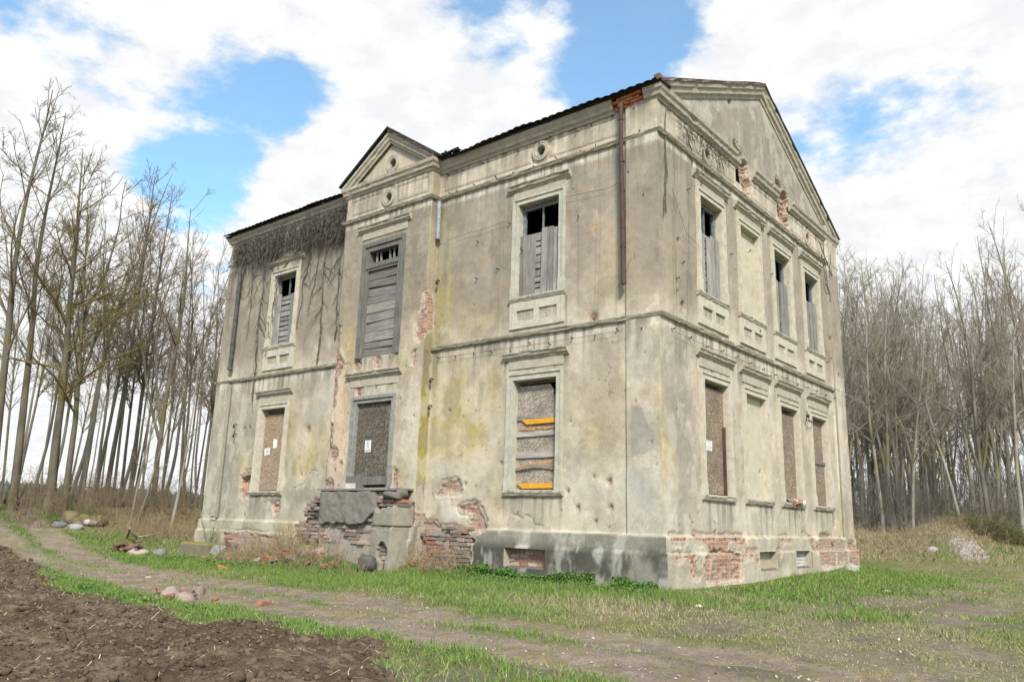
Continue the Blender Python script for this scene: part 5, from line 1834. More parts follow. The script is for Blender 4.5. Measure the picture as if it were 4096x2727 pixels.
BK_DARK = bark_mat('dark_mossy_bark', (.10, .088, .064), (.17, .15, .115), (.135, .13, .045))
BK_PALE = bark_mat('pale_lichened_bark', (.22, .205, .17), (.33, .31, .27), (.30, .215, .075))
BK_GREY = bark_mat('grey_bark', (.15, .132, .10), (.24, .215, .17), (.19, .16, .075))
TW_DARK = bark_mat('dark_twigs', (.16, .128, .085), (.22, .18, .125), (.12, .12, .05))
TW_BUD = bark_mat('budding_twigs', (.17, .13, .06), (.21, .165, .08), (.17, .15, .05))
TW_GREY = bark_mat('grey_twigs', (.235, .20, .15), (.315, .275, .21), (.21, .18, .10))


def tree_proto(seed, H=15.0, r0=.24, fb=.35, n1=26, ang=42, l1=.34, trop=.06, lean=0.0, fork=0, d2=3.4, d3=6.6, d4=4.4, bark=None, twig=None, wand=.035, spread=1.0, tw=.0058):
    global R
    R = np.random.default_rng(seed)
    P0, r_ = grow(np.zeros((1, 3)), np.array([[lean, lean * .4, 1.0]]), np.array([H * .97]), np.array([r0]), np.array([.018]), 18, wand * .75, .045)
    t = np.linspace(0, 1, 19)
    r_[0] = r0 * .74 * (1 - t) ** .9 + .014
    r_[0, 0] *= 1.3
    stems = [(P0, r_, np.array([H]))]
    if fork:
        k = np.full(fork, 0)
        hi = R.integers(4, 8, fork)
        st = P0[0, hi]
        an = R.uniform(0, 6.28, fork)
        di = np.stack([np.cos(an) * .38, np.sin(an) * .38, np.ones(fork)], -1)
        L = (H - st[:, 2]) * R.uniform(.8, 1.0, fork)
        Pf, rf_ = grow(st, di, L, r_[0, hi] * .68, np.full(fork, .015), 14, .06, .13)
        stems.append((Pf, rf_, L))
    trunkp = [tubes(P, r, 8) for P, r, _ in stems]
    cr = []
    for si, (P, r, ln) in enumerate(stems):
        f0 = fb if si == 0 else .18
        st, di, L, ra, rb = kids(P, r, np.full(len(P), ln.mean()), n1 / H if si == 0 else n1 / H * .8, f0, .985, ang, 9, l1 * spread, .8, 7.5, .55, .012)
        Pa, rda = grow(st, di, L, ra, rb, 7, .09, trop)
        cr.append(tubes(Pa, rda, 5))
        st, di, L2, ra, rb = kids(Pa, rda, L, d2, .12, 1.0, 42, 12, .42, .35, 2.6, .6, .008)
        Pb, rdb = grow(st, di, L2, ra, rb, 5, .11, trop * .8)
        cr.append(tubes(Pb, rdb, 4))
        st, di, L3, ra, rb = kids(Pb, rdb, L2, d3, .1, 1.0, 40, 14, .45, .25, 1.1, .7, tw)
        Pc, rdc = grow(st, di, L3, ra, np.maximum(rb, tw * .5), 3, .13, trop * .6)
        cr.append(tubes(Pc, rdc, 3))
        st, di, L4, ra, rb = kids(Pc, rdc, L3, d4, .2, 1.0, 38, 14, .5, .14, .5, .8, tw * .8)
        Pd, rdd = grow(st, di, L4, ra, rb, 2, .12, trop * .5)
        cr.append(tubes(Pd, rdd, 3))
    tv, tf, tr = join(trunkp)
    cv, cf_, crd = join(cr)
    zc_ = P0[0, :, 2].max()
    root = bpy.data.objects.new('bare_tree', None)
    a = np_mesh('trunk', tv, tf, bark, None, {'Rad': ('FLOAT', tr)}, smooth=True)
    b = np_mesh('crown', cv, cf_, twig, None, {'Rad': ('FLOAT', crd)})
    a.parent = root
    b.parent = root
    return root


PROTO = {
    'tall': tree_proto(1, r0=.205, fb=.33, n1=28, ang=38, l1=.32, bark=BK_DARK, twig=TW_DARK),
    'tall2': tree_proto(2, r0=.115, fb=.36, n1=32, ang=36, l1=.29, bark=BK_DARK, twig=TW_DARK, wand=.03),
    'fork': tree_proto(3, r0=.16, fb=.45, n1=16, ang=40, l1=.30, fork=2, bark=BK_DARK, twig=TW_DARK),
    'bud': tree_proto(4, r0=.23, fb=.30, n1=20, ang=52, l1=.42, trop=.02, fork=1, bark=BK_DARK, twig=TW_BUD, d3=6.0, tw=.0075),
    'pale': tree_proto(5, r0=.155, fb=.32, n1=30, ang=40, l1=.27, bark=BK_PALE, twig=TW_GREY, d3=6.0, d4=3.2, lean=-.01),
    'pale2': tree_proto(6, r0=.135, fb=.28, n1=32, ang=44, l1=.26, bark=BK_PALE, twig=TW_GREY, d3=6.0, d4=3.2, wand=.05),
    'grey': tree_proto(7, r0=.18, fb=.30, n1=24, ang=44, l1=.34, fork=2, bark=BK_GREY, twig=TW_GREY, d3=5.8, wand=.05),
    'slim': tree_proto(8, r0=.085, fb=.40, n1=28, ang=34, l1=.20, bark=BK_GREY, twig=TW_DARK, d3=6.0, d4=3.6, wand=.045),
}
_used = set()


def plant_tree(kind, x, y, H, label, group=None, rz=None, th=1.0, lean=(0, 0)):
    p = PROTO[kind]
    if kind not in _used:
        _used.add(kind)
        COL.objects.link(p)
        o = p
    else:
        o = copy_thing(p)
    k = H / 15.0
    o.location = (x, y, float(ground_at(x, y)) - .08)
    o.rotation_euler = (lean[0], lean[1], random.uniform(0, 6.28) if rz is None else rz)
    o.scale = (k * th, k * th, k)
    for q in ('group', 'label', 'category'):
        if q in o:
            del o[q]
    tag(o, label, 'tree', group)
    return o


# row of tall trees along the left: kind, x, y, height, thickness, label
LT = [('tall', -23.6, -3.2, 16.0, .95, 'thick dark bare tree at the very left edge of the tree row'),
      ('tall', -24.2, -2.3, 15.6, .85, 'tall bare tree with a stout trunk, second from the left edge of the left row'),
      ('bud', -23.3, -1.45, 13.8, 1.0, 'stoutest tree of the left row, wide crown with olive brown buds'),
      ('bud', -22.9, -1.1, 12.0, .8, 'leaning mossy tree with budding twigs beside the stoutest left tree'),
      ('tall2', -28.4, .6, 15.4, .8, 'slim bare tree just right of the budding trees in the left row'),
      ('slim', -33.7, 3.4, 16.0, 1.3, 'thin straight bare tree set back behind the slim left trees'),
      ('slim', -29.9, 2.2, 15.9, 1.2, 'straight grey bare tree behind the mossy rubble heap'),
      ('tall2', -34.2, 4.8, 17.2, .9, 'far slim bare tree behind the boulders left of the house'),
      ('tall2', -26.7, 2.0, 15.7, 1.05, 'tall bare tree with the highest crown in the middle of the left row'),
      ('tall2', -25.7, 1.8, 13.4, .7, 'bare tree close against the right side of the tallest middle tree'),
      ('slim', -32.9, 5.4, 15.0, 1.2, 'thin bare tree in the gap right of the tallest middle tree'),
      ('tall2', -26.4, 2.8, 14.2, 1.1, 'dark bare tree behind the two leaning saplings'),
      ('fork', -22.4, 1.8, 12.4, 1.05, 'dark tree forking low above the log pile, left of the house'),
      ('slim', -33.8, 8.1, 14.6, 1.3, 'thin grey tree behind the forked tree'),
      ('tall2', -24.6, 4.0, 12.3, .85, 'bare tree between the forked tree and the house'),
      ('slim', -26.2, 5.2, 11.8, 1.3, 'straight slim bare tree second from the house wall on the left'),
      ('tall2', -22.5, 3.8, 10.6, 1.0, 'bare tree growing nearest to the left wall of the house')]
for kd, x, y, H_, th, lb in LT:
    plant_tree(kd, x, y, H_, lb, 'trees of the left row', th=th)
rt = np.random.default_rng(15)
for k in range(26):
    ang = -1.24 + .41 * (k + rt.uniform(-.4, .4)) / 25
    D = rt.uniform(35, 42)
    plant_tree(['tall2', 'slim', 'slim'][k % 3], 7.08 + math.sin(ang) * D, -13.04 + math.cos(ang) * D, rt.uniform(12.5, 15.5) * (1 - .011 * k), 'slim bare tree filling the middle of the left wood', 'middle trees left of the house', th=rt.uniform(.75, 1.1))
for k in range(32):
    px = k / 31
    D = rt.uniform(42, 58)
    th_ = math.radians(196 - 180 + 0) if False else None
    ang = -1.25 + .46 * px + rt.uniform(-.012, .012)       # bearing west of north
    x, y = 7.08 + math.sin(ang) * D, -13.04 + math.cos(ang) * D
    plant_tree(random.choice(['slim', 'tall2', 'slim']), x, y, rt.uniform(12.0, 15.5), 'slim bare trunk far back in the thin wood left of the house', 'back trees left of the house', th=rt.uniform(.6, .95))
RT = [('pale2', -7.0, 37.0, 14.0, 1.0, 'pale bare tree closest to the right wall of the house'),
      ('grey', -7.9, 43.0, 16.6, .8, 'grey forked tree behind the pale tree by the right wall'),
      ('pale', -5.0, 35.5, 15.0, 1.05, 'pale leaning trunk with ochre lichen left of the brush mound'),
      ('pale2', -3.1, 31.8, 14.6, 1.0, 'pale lichened tree rising right behind the dry grass bank'),
      ('grey', -5.4, 45.6, 20.2, .8, 'tallest dark grey tree in the right wood with a wide crown'),
      ('pale', -3.1, 41.0, 18.8, .8, 'tall pale tree above the left side of the brush mound'),
      ('pale2', -.9, 32.0, 15.5, .95, 'pale slender tree straight above the brush mound'),
      ('pale', -.7, 34.3, 17.1, .95, 'pale tree with an orange stained trunk above the gravel heap'),
      ('grey', .1, 36.5, 17.5, .95, 'dark grey tree with twisting limbs near the right picture edge'),
      ('pale', 1.8, 30.6, 15.4, 1.0, 'nearest pale tree at the right picture edge'),
      ('grey', 2.3, 36.7, 17.2, 1.0, 'grey tree standing beyond the right picture edge trunk')]
for kd, x, y, H_, th, lb in RT:
    plant_tree(kd, x, y, H_ * (.94 if x < -4.5 and y < 40 else .80), lb, 'front trees of the right wood', th=th)
for k in range(64):
    D = 46 + 38 * (k / 63) ** .8
    ang = -.318 + .27 * rt.random() - (.22 if k % 6 == 5 else 0)
    x, y = 7.08 + math.sin(ang) * D, -13.04 + math.cos(ang) * D
    kd = random.choice(['pale', 'pale2', 'grey', 'slim', 'slim', 'grey'])
    plant_tree(kd, x, y, rt.uniform(12.5, 17.0) * (1 + .012 * (D - 46)) * (.88 + .20 * max(0, ang + .318) / .27), 'bare trunk deep inside the dense wood right of the house', 'back trees of the right wood', th=rt.uniform(.7, 1.0))

for k in range(22):
    D = rt.uniform(46, 64)
    ang = -.325 + .13 * rt.random()
    plant_tree(['grey', 'pale2', 'pale'][k % 3], 7.08 + math.sin(ang) * D, -13.04 + math.cos(ang) * D, rt.uniform(14.5, 17.0) * (1 + .012 * (D - 46)), 'bare tree in the thick of the wood close beside the right wall', 'trees of the right wood beside the house', th=rt.uniform(.7, .95))


def stems_stuff(name, xs, ys, hmin, hmax, dens, mat, lean=.25, r0=.006, label=None, kid=True, up=.05):
    global R
    R = np.random.default_rng(len(name))
    n = len(xs)
    st = np.stack([xs, ys, ground_at(xs, ys) - .03], -1)
    di = np.stack([R.normal(0, lean, n), R.normal(0, lean, n), np.ones(n)], -1)
    L = R.uniform(hmin, hmax, n)
    Pa, ra = grow(st, di, L, np.full(n, r0), np.full(n, r0 * .5), 4, .08, up)
    cr = [tubes(Pa, ra, 3)]
    if kid:
        s2, d2_, L2, q0, q1 = kids(Pa, ra, L, dens, .15, 1, 40, 12, .45, .15, 1.4, .8, r0 * .6)
        Pb, rb = grow(s2, d2_, L2, q0, q1, 3, .12, up)
        cr.append(tubes(Pb, rb, 3))
        s3, d3_, L3, q0, q1 = kids(Pb, rb, L2, dens * 1.2, .15, 1, 40, 12, .5, .1, .7, .8, r0 * .5)
        Pc, rc = grow(s3, d3_, L3, q0, q1, 2, .12, up)
        cr.append(tubes(Pc, rc, 3))
    V, F, r = join(cr)
    o = np_mesh(name, V, F, mat, None, {'Rad': ('FLOAT', r)})
    return tag(o, kind='stuff')


BR = noisy('brown_brush', (.19, .135, .085), (.26, .20, .13), 2, .95, bstr=0)
DW = noisy('dry_stalks', (.40, .31, .19), (.30, .22, .13), 3, .95, bstr=0)
rs = np.random.default_rng(8)
# brown brush at the foot of the left row
n = 800
a_ = np.where(rs.random(n) < .5, rs.uniform(-1.27, -1.06, n), rs.uniform(-1.25, -.80, n))
D_ = np.where(a_ < -1.06, rs.uniform(29.5, 35, n), rs.uniform(36, 50, n))
stems_stuff('brush_thicket', 7.08 + np.sin(a_) * D_, -13.04 + np.cos(a_) * D_, .5, 1.7, 5, BR, .35, .006)
# undergrowth of the right wood
n = 800
a_ = rs.uniform(-.315, -.06, n)
D_ = 46 + 30 * rs.random(n) ** 1.5
stems_stuff('wood_undergrowth', 7.08 + np.sin(a_) * D_, -13.04 + np.cos(a_) * D_, 1.0, 4.2, 3.2, BK_GREY, .16, .011, up=.08)
n = 170
a_ = rs.uniform(-.36, -.04, n)
D_ = rs.uniform(60, 95, n)
stems_stuff('wood_thicket', 7.08 + np.sin(a_) * D_, -13.04 + np.cos(a_) * D_, 6.0, 11.0, 2.2, BK_GREY, .08, .032, up=.08)
# dead stalks left of the house, by the stair and on the mounds
n = 900
xs = np.concatenate([rs.normal(-18.3, 1.3, n), rs.normal(-9.2, 1.4, 480), rs.normal(-5.2, .55, 150), rs.normal(-1.5, 2.6, 700), rs.normal(.3, 1.0, 250)])
ys = np.concatenate([rs.normal(.4, 1.0, n), rs.normal(-1.3, .38, 480), rs.normal(-.55, .2, 150), rs.normal(24.5, 2.4, 700), rs.normal(26, 1.2, 250)])
kp = ~((xs > -15.9) & (ys > -.25) & (ys < 11.3) & (xs < .3)) & ~((xs > -9.1) & (xs < -6.1) & (ys > -1.0))
stems_stuff('dead_stalks', xs[kp], ys[kp], .2, .75, 5, DW, .5, .0055, up=.0)

R = np.random.default_rng(41)
n = 900
a_, b_ = R.uniform(0, 6.28, n), R.random(n) ** .5
px_, py_ = 1.0 + 1.25 * b_ * np.cos(a_), 26.6 + 1.0 * b_ * np.sin(a_)
pz_ = ground_at(px_, py_) + .75 * (1 - b_ ** 2) * R.random(n)
Pa, ra = grow(np.stack([px_, py_, pz_], -1), np.stack([np.cos(a_) * .7, np.sin(a_) * .7, R.normal(.25, .35, n)], -1), R.uniform(.4, 1.1, n), np.full(n, .011), np.full(n, .005), 4, .14, -.10)
s2, d2_, L2, q0, q1 = kids(Pa, ra, np.full(n, .8), 7, .1, 1, 45, 12, .4, .12, .5, .8, .005)
Pb, rb = grow(s2, d2_, L2, q0, q1, 3, .15, -.03)
V, F, q = join([tubes(Pa, ra, 4), tubes(Pb, rb, 3)])
tag(np_mesh('brush_heap', V, F, noisy('brush_with_moss', (.17, .13, .08), (.13, .15, .05), 1.6, .95, bstr=0), None, {'Rad': ('FLOAT', q)}), 'heap of cut brush and brambles behind the pale gravel heap', 'brush heap')

# far field trees on the left horizon and the slope behind everything
rr_ = np.random.default_rng(31)
hx = np.linspace(-1.5, -.2, 420)
for nm, D, h0, h1 in (('distant_treeline', 420, 7, 13),):
    ang = np.linspace(-1.45, -.05, 900)
    Vt, Ft = [], []
    n = 7000
    a = rr_.uniform(-1.45, .15, n)
    d = D + rr_.uniform(-25, 25, n)
    hh = (h0 + (h1 - h0) * fbm(a * 14, a * 0, 3, 2)) * rr_.uniform(.6, 1.15, n)
    w = rr_.uniform(1.0, 2.6, n)
    ctr = np.stack([7 + np.sin(a) * d, -13 + np.cos(a) * d, np.zeros(n)], -1)
    sph = []
    for (sx, sy, sz) in ((1, 0, .3), (0, 1, .35), (-1, 0, .3), (0, -1, .35), (.3, .2, 1), (-.2, .1, .85), (.1, -.2, -.9), (0, 0, -1)):
        sph.append(ctr + np.stack([w * sx, w * sy, hh * (.5 + .5 * sz)], -1))
    V = np.stack(sph, 1).reshape(-1, 3)
    base = np.arange(n)[:, None] * 8
    tri = np.array([(0, 1, 4), (1, 2, 4), (2, 3, 5), (3, 0, 4), (2, 5, 4), (3, 4, 5), (1, 0, 6), (2, 1, 6), (3, 2, 7), (0, 3, 7), (6, 0, 7), (2, 6, 7)])
    F = (base[:, :, None] + tri[None]).reshape(-1, 3)
    V[:, 2] += ground_at(V[:, 0], V[:, 1])
    tag(np_mesh(nm, V, F, noisy('far_foliage', (.075, .085, .065), (.10, .10, .08), .05, bstr=0)), kind='stuff')

# ------------------------------------------------------------------ dead creeper on the left bay
R = np.random.default_rng(9)
vine = empty('dead_creeper', (-12.4, -.1, 9.3), 'dead grey creeper hanging in tangled strands under the eaves of the left bay', 'creeper')


def vp(o):
    o.parent = vine
    o.matrix_parent_inverse = Matrix.Translation(-vine.location)
    return o


n = 5200
u = R.uniform(-15.25, -9.62, n)
u = u[fbm(u * 4.5, u * 0, 3, 6) + .25 * sm(u, -12, -10) > R.uniform(.33, .70, n)]
n = len(u)
prof = .35 + .55 * fbm(u * 1.4, u * 0, 3, 3) + .35 * np.exp(-((u + 11.6) / .5) ** 2) + .25 * np.exp(-((u + 13.3) / .5) ** 2) + .2 * np.exp(-((u + 9.9) / .35) ** 2)
prof = prof * (.75 + .25 * sm(u, -15.3, -14))
zt = 9.78 - (9.78 - 9.3) * 0 - R.random(n) ** 1.6 * prof * .9
st = np.stack([u, -.05 - R.random(n) * .13, zt], -1)
di = np.stack([R.normal(0, .55, n), R.normal(-.15, .25, n), R.normal(-.55, .5, n)], -1)
L = R.uniform(.2, .75, n)
P_, r_ = grow(st, di, L, R.uniform(.004, .010, n), np.full(n, .003), 6, .24, -.20)
P_[:, :, 1] = np.clip(P_[:, :, 1], -.34, -.03)
V1_, F1_, r1_ = tubes(P_, r_, 3)
VM = noisy('dead_creeper_bark', (.075, .065, .052), (.17, .152, .125), 9, .95, bstr=0)
vp(np_mesh('hanging_twigs', V1_, F1_, VM))
stems = [(-13.75, 9.1, 4.6, .10), (-13.2, 9.2, 5.9, .06), (-12.9, 8.8, 6.9, .0), (-11.25, 8.9, 6.6, -.35), (-10.9, 8.9, 6.9, -.35), (-9.85, 9.2, 6.0, .0), (-10.6, 8.7, 5.4, -.02), (-14.7, 9.3, 7.6, -.1), (-15.2, 9.4, 8.0, .0), (-11.9, 9.0, 8.2, -.9), (-14.3, 9.0, 6.5, -.05), (-9.7, 9.3, 7.2, .05)]
ps, rs_ = [], []
for (x0, zt_, zb_, dr) in stems:
    m_ = 26
    t = np.linspace(0, 1, m_)
    x = x0 + dr * t + np.cumsum(R.normal(0, .022, m_)) - 0
    ps.append(np.stack([x, np.full(m_, -.035), zt_ + (zb_ - zt_) * t], -1))
    rs_.append(np.linspace(.016, .022, m_) if zb_ < 6.2 else np.linspace(.02, .006, m_))
ps, rs_ = np.array(ps), np.array(rs_)
a1 = tubes(ps, rs_, 5)
lnv = np.array([s[1] - s[2] for s in stems])
st, di, L, q0, q1 = kids(ps, rs_, lnv, 6, .0, 1.0, 50, 20, .3, .15, .8, .6, .005)
di[:, 1] *= .1
Pk, rk = grow(st, di, L, q0, q1, 4, .2, -.05)
Pk[:, :, 1] = np.clip(Pk[:, :, 1], -.09, -.02)
a2 = tubes(Pk, rk, 3)
V, F, _ = join([a1, a2])
vp(np_mesh('climbing_stem', V, F, VM))
vg = empty('dead_creeper', (.05, 1.9, 9.6), 'sparse dead creeper twigs under the left end of the gable cornice', 'creeper')
n = 90
yy = np.concatenate([R.normal(1.25, .2, 30), R.normal(2.0, .3, 36), R.normal(2.85, .12, 24)])
st = np.stack([.05 + R.random(n) * .06, yy, R.uniform(9.45, 9.8, n)], -1)
di = np.stack([R.normal(.1, .2, n), R.normal(0, .6, n), R.normal(-.4, .6, n)], -1)
P_, r_ = grow(st, di, R.uniform(.12, .4, n), np.full(n, .008), np.full(n, .004), 4, .3, -.1)
P_[:, :, 0] = np.clip(P_[:, :, 0], .02, .3)
ps = []
for (y0, z0, y1, z1) in ((.28, 9.75, .18, 7.4), (1.2, 9.6, 1.45, 8.9), (2.0, 9.5, 1.7, 8.6), (.2, 9.0, .1, 7.3)):
    t = np.linspace(0, 1, 16)
    ps.append(np.stack([np.full(16, .04), y0 + (y1 - y0) * t + np.cumsum(R.normal(0, .02, 16)), z0 + (z1 - z0) * t], -1))
V, F, _ = join([tubes(P_, r_, 3), tubes(np.array(ps), np.full((4, 16), .013), 4)])
o = np_mesh('twigs', V, F, VM)
o.parent = vg
o.matrix_parent_inverse = Matrix.Translation(-vg.location)
vr = empty('dead_creeper', (.1, 10.2, 9.0), 'thin dead creeper strands at the right end of the gable', 'creeper')
ps = []
for (y0, z0, y1, z1) in ((9.4, 9.6, 10.3, 8.8), (9.9, 9.7, 10.2, 7.9), (9.6, 9.2, 10.0, 8.2), (10.5, 9.5, 10.2, 8.7)):
    t = np.linspace(0, 1, 16)
    ps.append(np.stack([np.full(16, .09), y0 + (y1 - y0) * t + np.cumsum(R.normal(0, .03, 16)), z0 + (z1 - z0) * t], -1))
V, F, _ = tubes(np.array(ps), np.full((4, 16), .014), 4)
o = np_mesh('twigs', V, F, VM)
o.parent = vr
o.matrix_parent_inverse = Matrix.Translation(-vr.location)

# ------------------------------------------------------------------ stones, bricks, logs


def lay_rock(name, x, y, size, seed, label, c1, rz=0.0, cat='boulder', group=None, sink=.36, **kw):
    o = rock(name, (x, y, float(ground_at(x, y)) + size[2] * (.5 - sink) - .02), size, seed, c1, rz, **kw)
    return tag(o, label, cat, group)


PK = (.31, .235, .195)
lay_rock('boulder', -5.05, -6.22, (.34, .29, .26), 3, 'large smooth pinkish boulder in the heap between track and ploughed soil', PK, .3, rough_=.2)
lay_rock('boulder', -5.50, -6.22, (.29, .27, .27), 6, 'speckled pinkish boulder left of the larger one by the track', (.30, .235, .20), 1.1, rough_=.24)
lay_rock('boulder', -5.95, -5.95, (.34, .26, .25), 8, 'grey stone at the back left of the brick heap by the track', (.22, .205, .19), .4, rough_=.2)
lay_rock('boulder', -5.72, -5.62, (.22, .18, .26), 9, 'small brown upright stone behind the boulders by the track', (.22, .18, .15), .9, rough_=.2)
lay_rock('boulder', -20.9, -1.95, (.55, .36, .26), 12, 'dark grey boulder left of the mossy rubble heap', (.17, .165, .16), .4, rough_=.1)
lay_rock('boulder', -20.3, -1.7, (.56, .36, .26), 14, 'pale grey boulder in front of the mossy rubble heap', (.30, .29, .27), .2, rough_=.15)
lay_rock('boulder', -15.3, -2.0, (.62, .38, .26), 16, 'pale rounded stone beside the brick heap left of the house', (.38, .31, .25), .5, rough_=.12)
lay_rock('boulder', -14.9, -1.6, (.42, .34, .30), 18, 'grey boulder in the grass right of the left brick heap', (.20, .195, .19), .2, rough_=.2)
lay_rock('boulder', -6.62, -1.20, (.42, .36, .42), 20, 'dark grey stone leaning at the foot of the stair pillar', (.105, .10, .09), .3, rough_=.25, sink=.15)
lay_rock('boulder', -8.75, -1.2, (.42, .26, .34), 23, 'tilted mossy stone in the rubble below the stair landing', (.24, .215, .17), .9, rough_=.3, c2=(.24, .22, .08))
lay_rock('boulder', -10.0, -1.55, (.40, .26, .18), 25, 'flat pale stone in the weeds left of the stair', (.36, .34, .29), .4, rough_=.2)
lay_rock('boulder', .45, 9.3, (.40, .34, .30), 27, 'pale rough stone in the grass at the far end of the gable', (.44, .42, .38), .5, rough_=.4, c2=(.27, .25, .22))
lay_rock('boulder', 1.35, -1.42, (.13, .1, .09), 29, 'small white stone in the grass right of the front corner', (.62, .58, .52), .5)
lay_rock('boulder', 2.3, 5.35, (.18, .13, .12), 30, 'small pinkish stone in the grass before the gable', (.50, .36, .29), .5)
lay_rock('boulder', -.35, 22.6, (.45, .35, .35), 32, 'grey stone at the left foot of the gravel heap', (.34, .32, .30), .5, rough_=.2)
lay_rock('boulder', -9.4, -4.62, (.14, .1, .07), 33, 'small pale stone between the two wheel ruts', (.50, .46, .40), .5)
# mossy heap
heap = empty('mossy_rubble_heap', (-20.9, -1.35, float(ground_at(-20.9, -1.35))), 'heap of broken masonry covered with yellow green moss left of the house', 'rubble heap')
for k, (dx, dy, sx, sy, sz, c) in enumerate([(-.35, -.35, 1.1, .9, .95, (.20, .155, .10)), (.25, .3, .9, .8, .75, (.23, .19, .14)), (.75, .85, 1.0, .8, .75, (.21, .165, .11)), (.55, .35, .5, .5, .55, (.48, .42, .37)), (.2, -.2, .6, .5, .5, (.26, .21, .17)), (1.0, .5, .6, .5, .4, (.24, .2, .16))]):
    o = rock('masonry_lump', (0, 0, 0), (sx, sy, sz), 40 + k, c, k * .8, 3, .28, c2=(.165, .15, .06) if k != 3 else None)
    o.parent = heap
    o.location = (dx * .5, dy * .55, sz * .17)
    o.scale = (.62, .62, .62)


def brick_bit(x, y, label, group, size=(.22, .11, .065), c=None, dz=0.0):
    mb = MB()
    mb.cc = c or random.choice([(.29, .125, .08), (.26, .14, .10), (.32, .15, .085), (.22, .15, .12), (.22, .18, .15)])
    mb.box((0, 0, 0), size, 0, .014)
    o = mb.build('loose_brick', MAT['brick'], bevel=.008)
    o.location = (x, y, float(ground_at(x, y)) + .012 + dz)
    o.rotation_euler = (random.uniform(-.5, .5), random.uniform(-.5, .5), random.uniform(0, 3.1))
    return tag(o, label, 'brick', group)


for k in range(17):
    brick_bit(random.gauss(-5.75, .42), random.gauss(-5.98, .17), 'broken brick in the heap around the boulders beside the track', 'bricks of the heap by the track', (random.uniform(.09, .19), .09, .055), c=random.choice([(.24, .12, .085), (.20, .14, .11), (.30, .14, .08), (.17, .15, .13)]), dz=random.uniform(0, .10))
for k in range(22):
    brick_bit(random.gauss(-15.85, .33), random.gauss(-2.0, .2), 'dark broken brick in the heap beside the pale rounded stone', 'bricks of the left heap', (random.uniform(.14, .3), .14, .07), c=random.choice([(.16, .10, .075), (.20, .12, .09), (.13, .10, .085), (.25, .12, .08)]), dz=random.uniform(0, .22))
for k in range(34):
    brick_bit(random.gauss(-9.3, 1.0), random.uniform(-1.75, -.95), 'brick fragment among the weeds below the stair landing', 'brick fragments below the stair', (random.uniform(.12, .26), .12, .08), dz=random.uniform(0, .08))
for k in range(30):
    brick_bit(random.uniform(-6.05, -4.5), random.uniform(-.75, -.25), 'fallen brick at the foot of the bared plinth right of the stair', 'fallen plinth bricks', (random.uniform(.12, .26), .12, .08), dz=random.uniform(0, .12))
for k in range(9):
    brick_bit(random.uniform(-12.9, -10.6), random.uniform(-1.8, -.5), 'scattered brick piece in the grass below the left window', 'scattered bricks left of the stair', (random.uniform(.12, .26), .12, .08), dz=.02)
brick_bit(-3.98, -5.5, 'single red brick lying in the lower wheel rut', None, (.23, .12, .07), (.33, .13, .09))
brick_bit(-10.0, -2.6, 'orange brick lying alone in the grass near the track', None, (.23, .12, .08), (.45, .17, .06))
brick_bit(-9.75, -1.55, 'bright red brick lump in the weeds left of the tilted stone', None, (.34, .22, .18), (.40, .14, .06))
brick_bit(-8.5, -1.05, 'pale mortar covered brick lump behind the tilted stone', None, (.36, .26, .26), (.50, .38, .33))
mb = MB()
mb.cc = (.20, .17, .12)
mb.box((0, 0, .22), (.95, .5, .46), 0, .05)
bl = mb.build('concrete_block', trim_mat('mossy_concrete', (.20, .175, .13), (.20, .17, .045), .95), bevel=.04)
bl.location = (-13.9, -1.0, float(ground_at(-13.9, -1.0)) - .06)
bl.rotation_euler = (0, 0, .5)
tag(bl, 'mossy concrete block lying at the left corner of the house', 'block')
mb = MB()
mb.hexa([(-.3, 0, 0), (.3, .05, .02), (.32, .3, .28), (-.28, .26, .3), (-.3, 0, .012), (.3, .05, .032), (.32, .3, .292), (-.28, .26, .312)])
ms = mb.build('metal_sheet', MAT['zinc'])
ms.location = (-13.25, -1.05, float(ground_at(-13.25, -1.05)))
tag(ms, 'bent grey metal sheet leaning beside the mossy block', 'metal sheet')
for k in range(6):
    mb = MB()
    mb.tube([(-.22, 0, 0), (.22, 0, 0)], random.uniform(.10, .15), 12)
    o = mb.build('log', noisy('log_bark', (.30, .20, .11), (.20, .14, .09), 8, .9) if k == 0 else bpy.data.materials['log_bark'])
    o.location = (-20.7 + (k % 3) * .1 - .1, 1.9 + (k % 3) * .27 - .3, float(ground_at(-20.7, 1.9)) + .1 + .2 * (k // 3) + .05 * (k % 2))
    o.rotation_euler = (0, 0, -.5 + random.uniform(-.3, .3))
    tag(o, 'short cut log with a pale end in the small pile left of the house', 'log', 'logs of the small pile')
# fallen branch
R = np.random.default_rng(4)
Pb_, rb_ = grow(np.array([[-17.8, -1.2, .5], [-17.5, -1.0, .5], [-17.3, -1.05, .55]]), np.array([[1, -.3, .15], [.5, -.5, .5], [.7, .5, .3]]), np.array([1.5, .8, .7]), np.array([.05, .03, .03]), np.array([.03, .01, .01]), 6, .12, -.03)
V, F, _ = tubes(Pb_, rb_, 6)
tag(np_mesh('fallen_branch', V, F, noisy('bare_branch_wood', (.40, .33, .26), (.26, .21, .16), 8)), 'bare forked branch lying in the grass behind the left brick heap', 'branch')


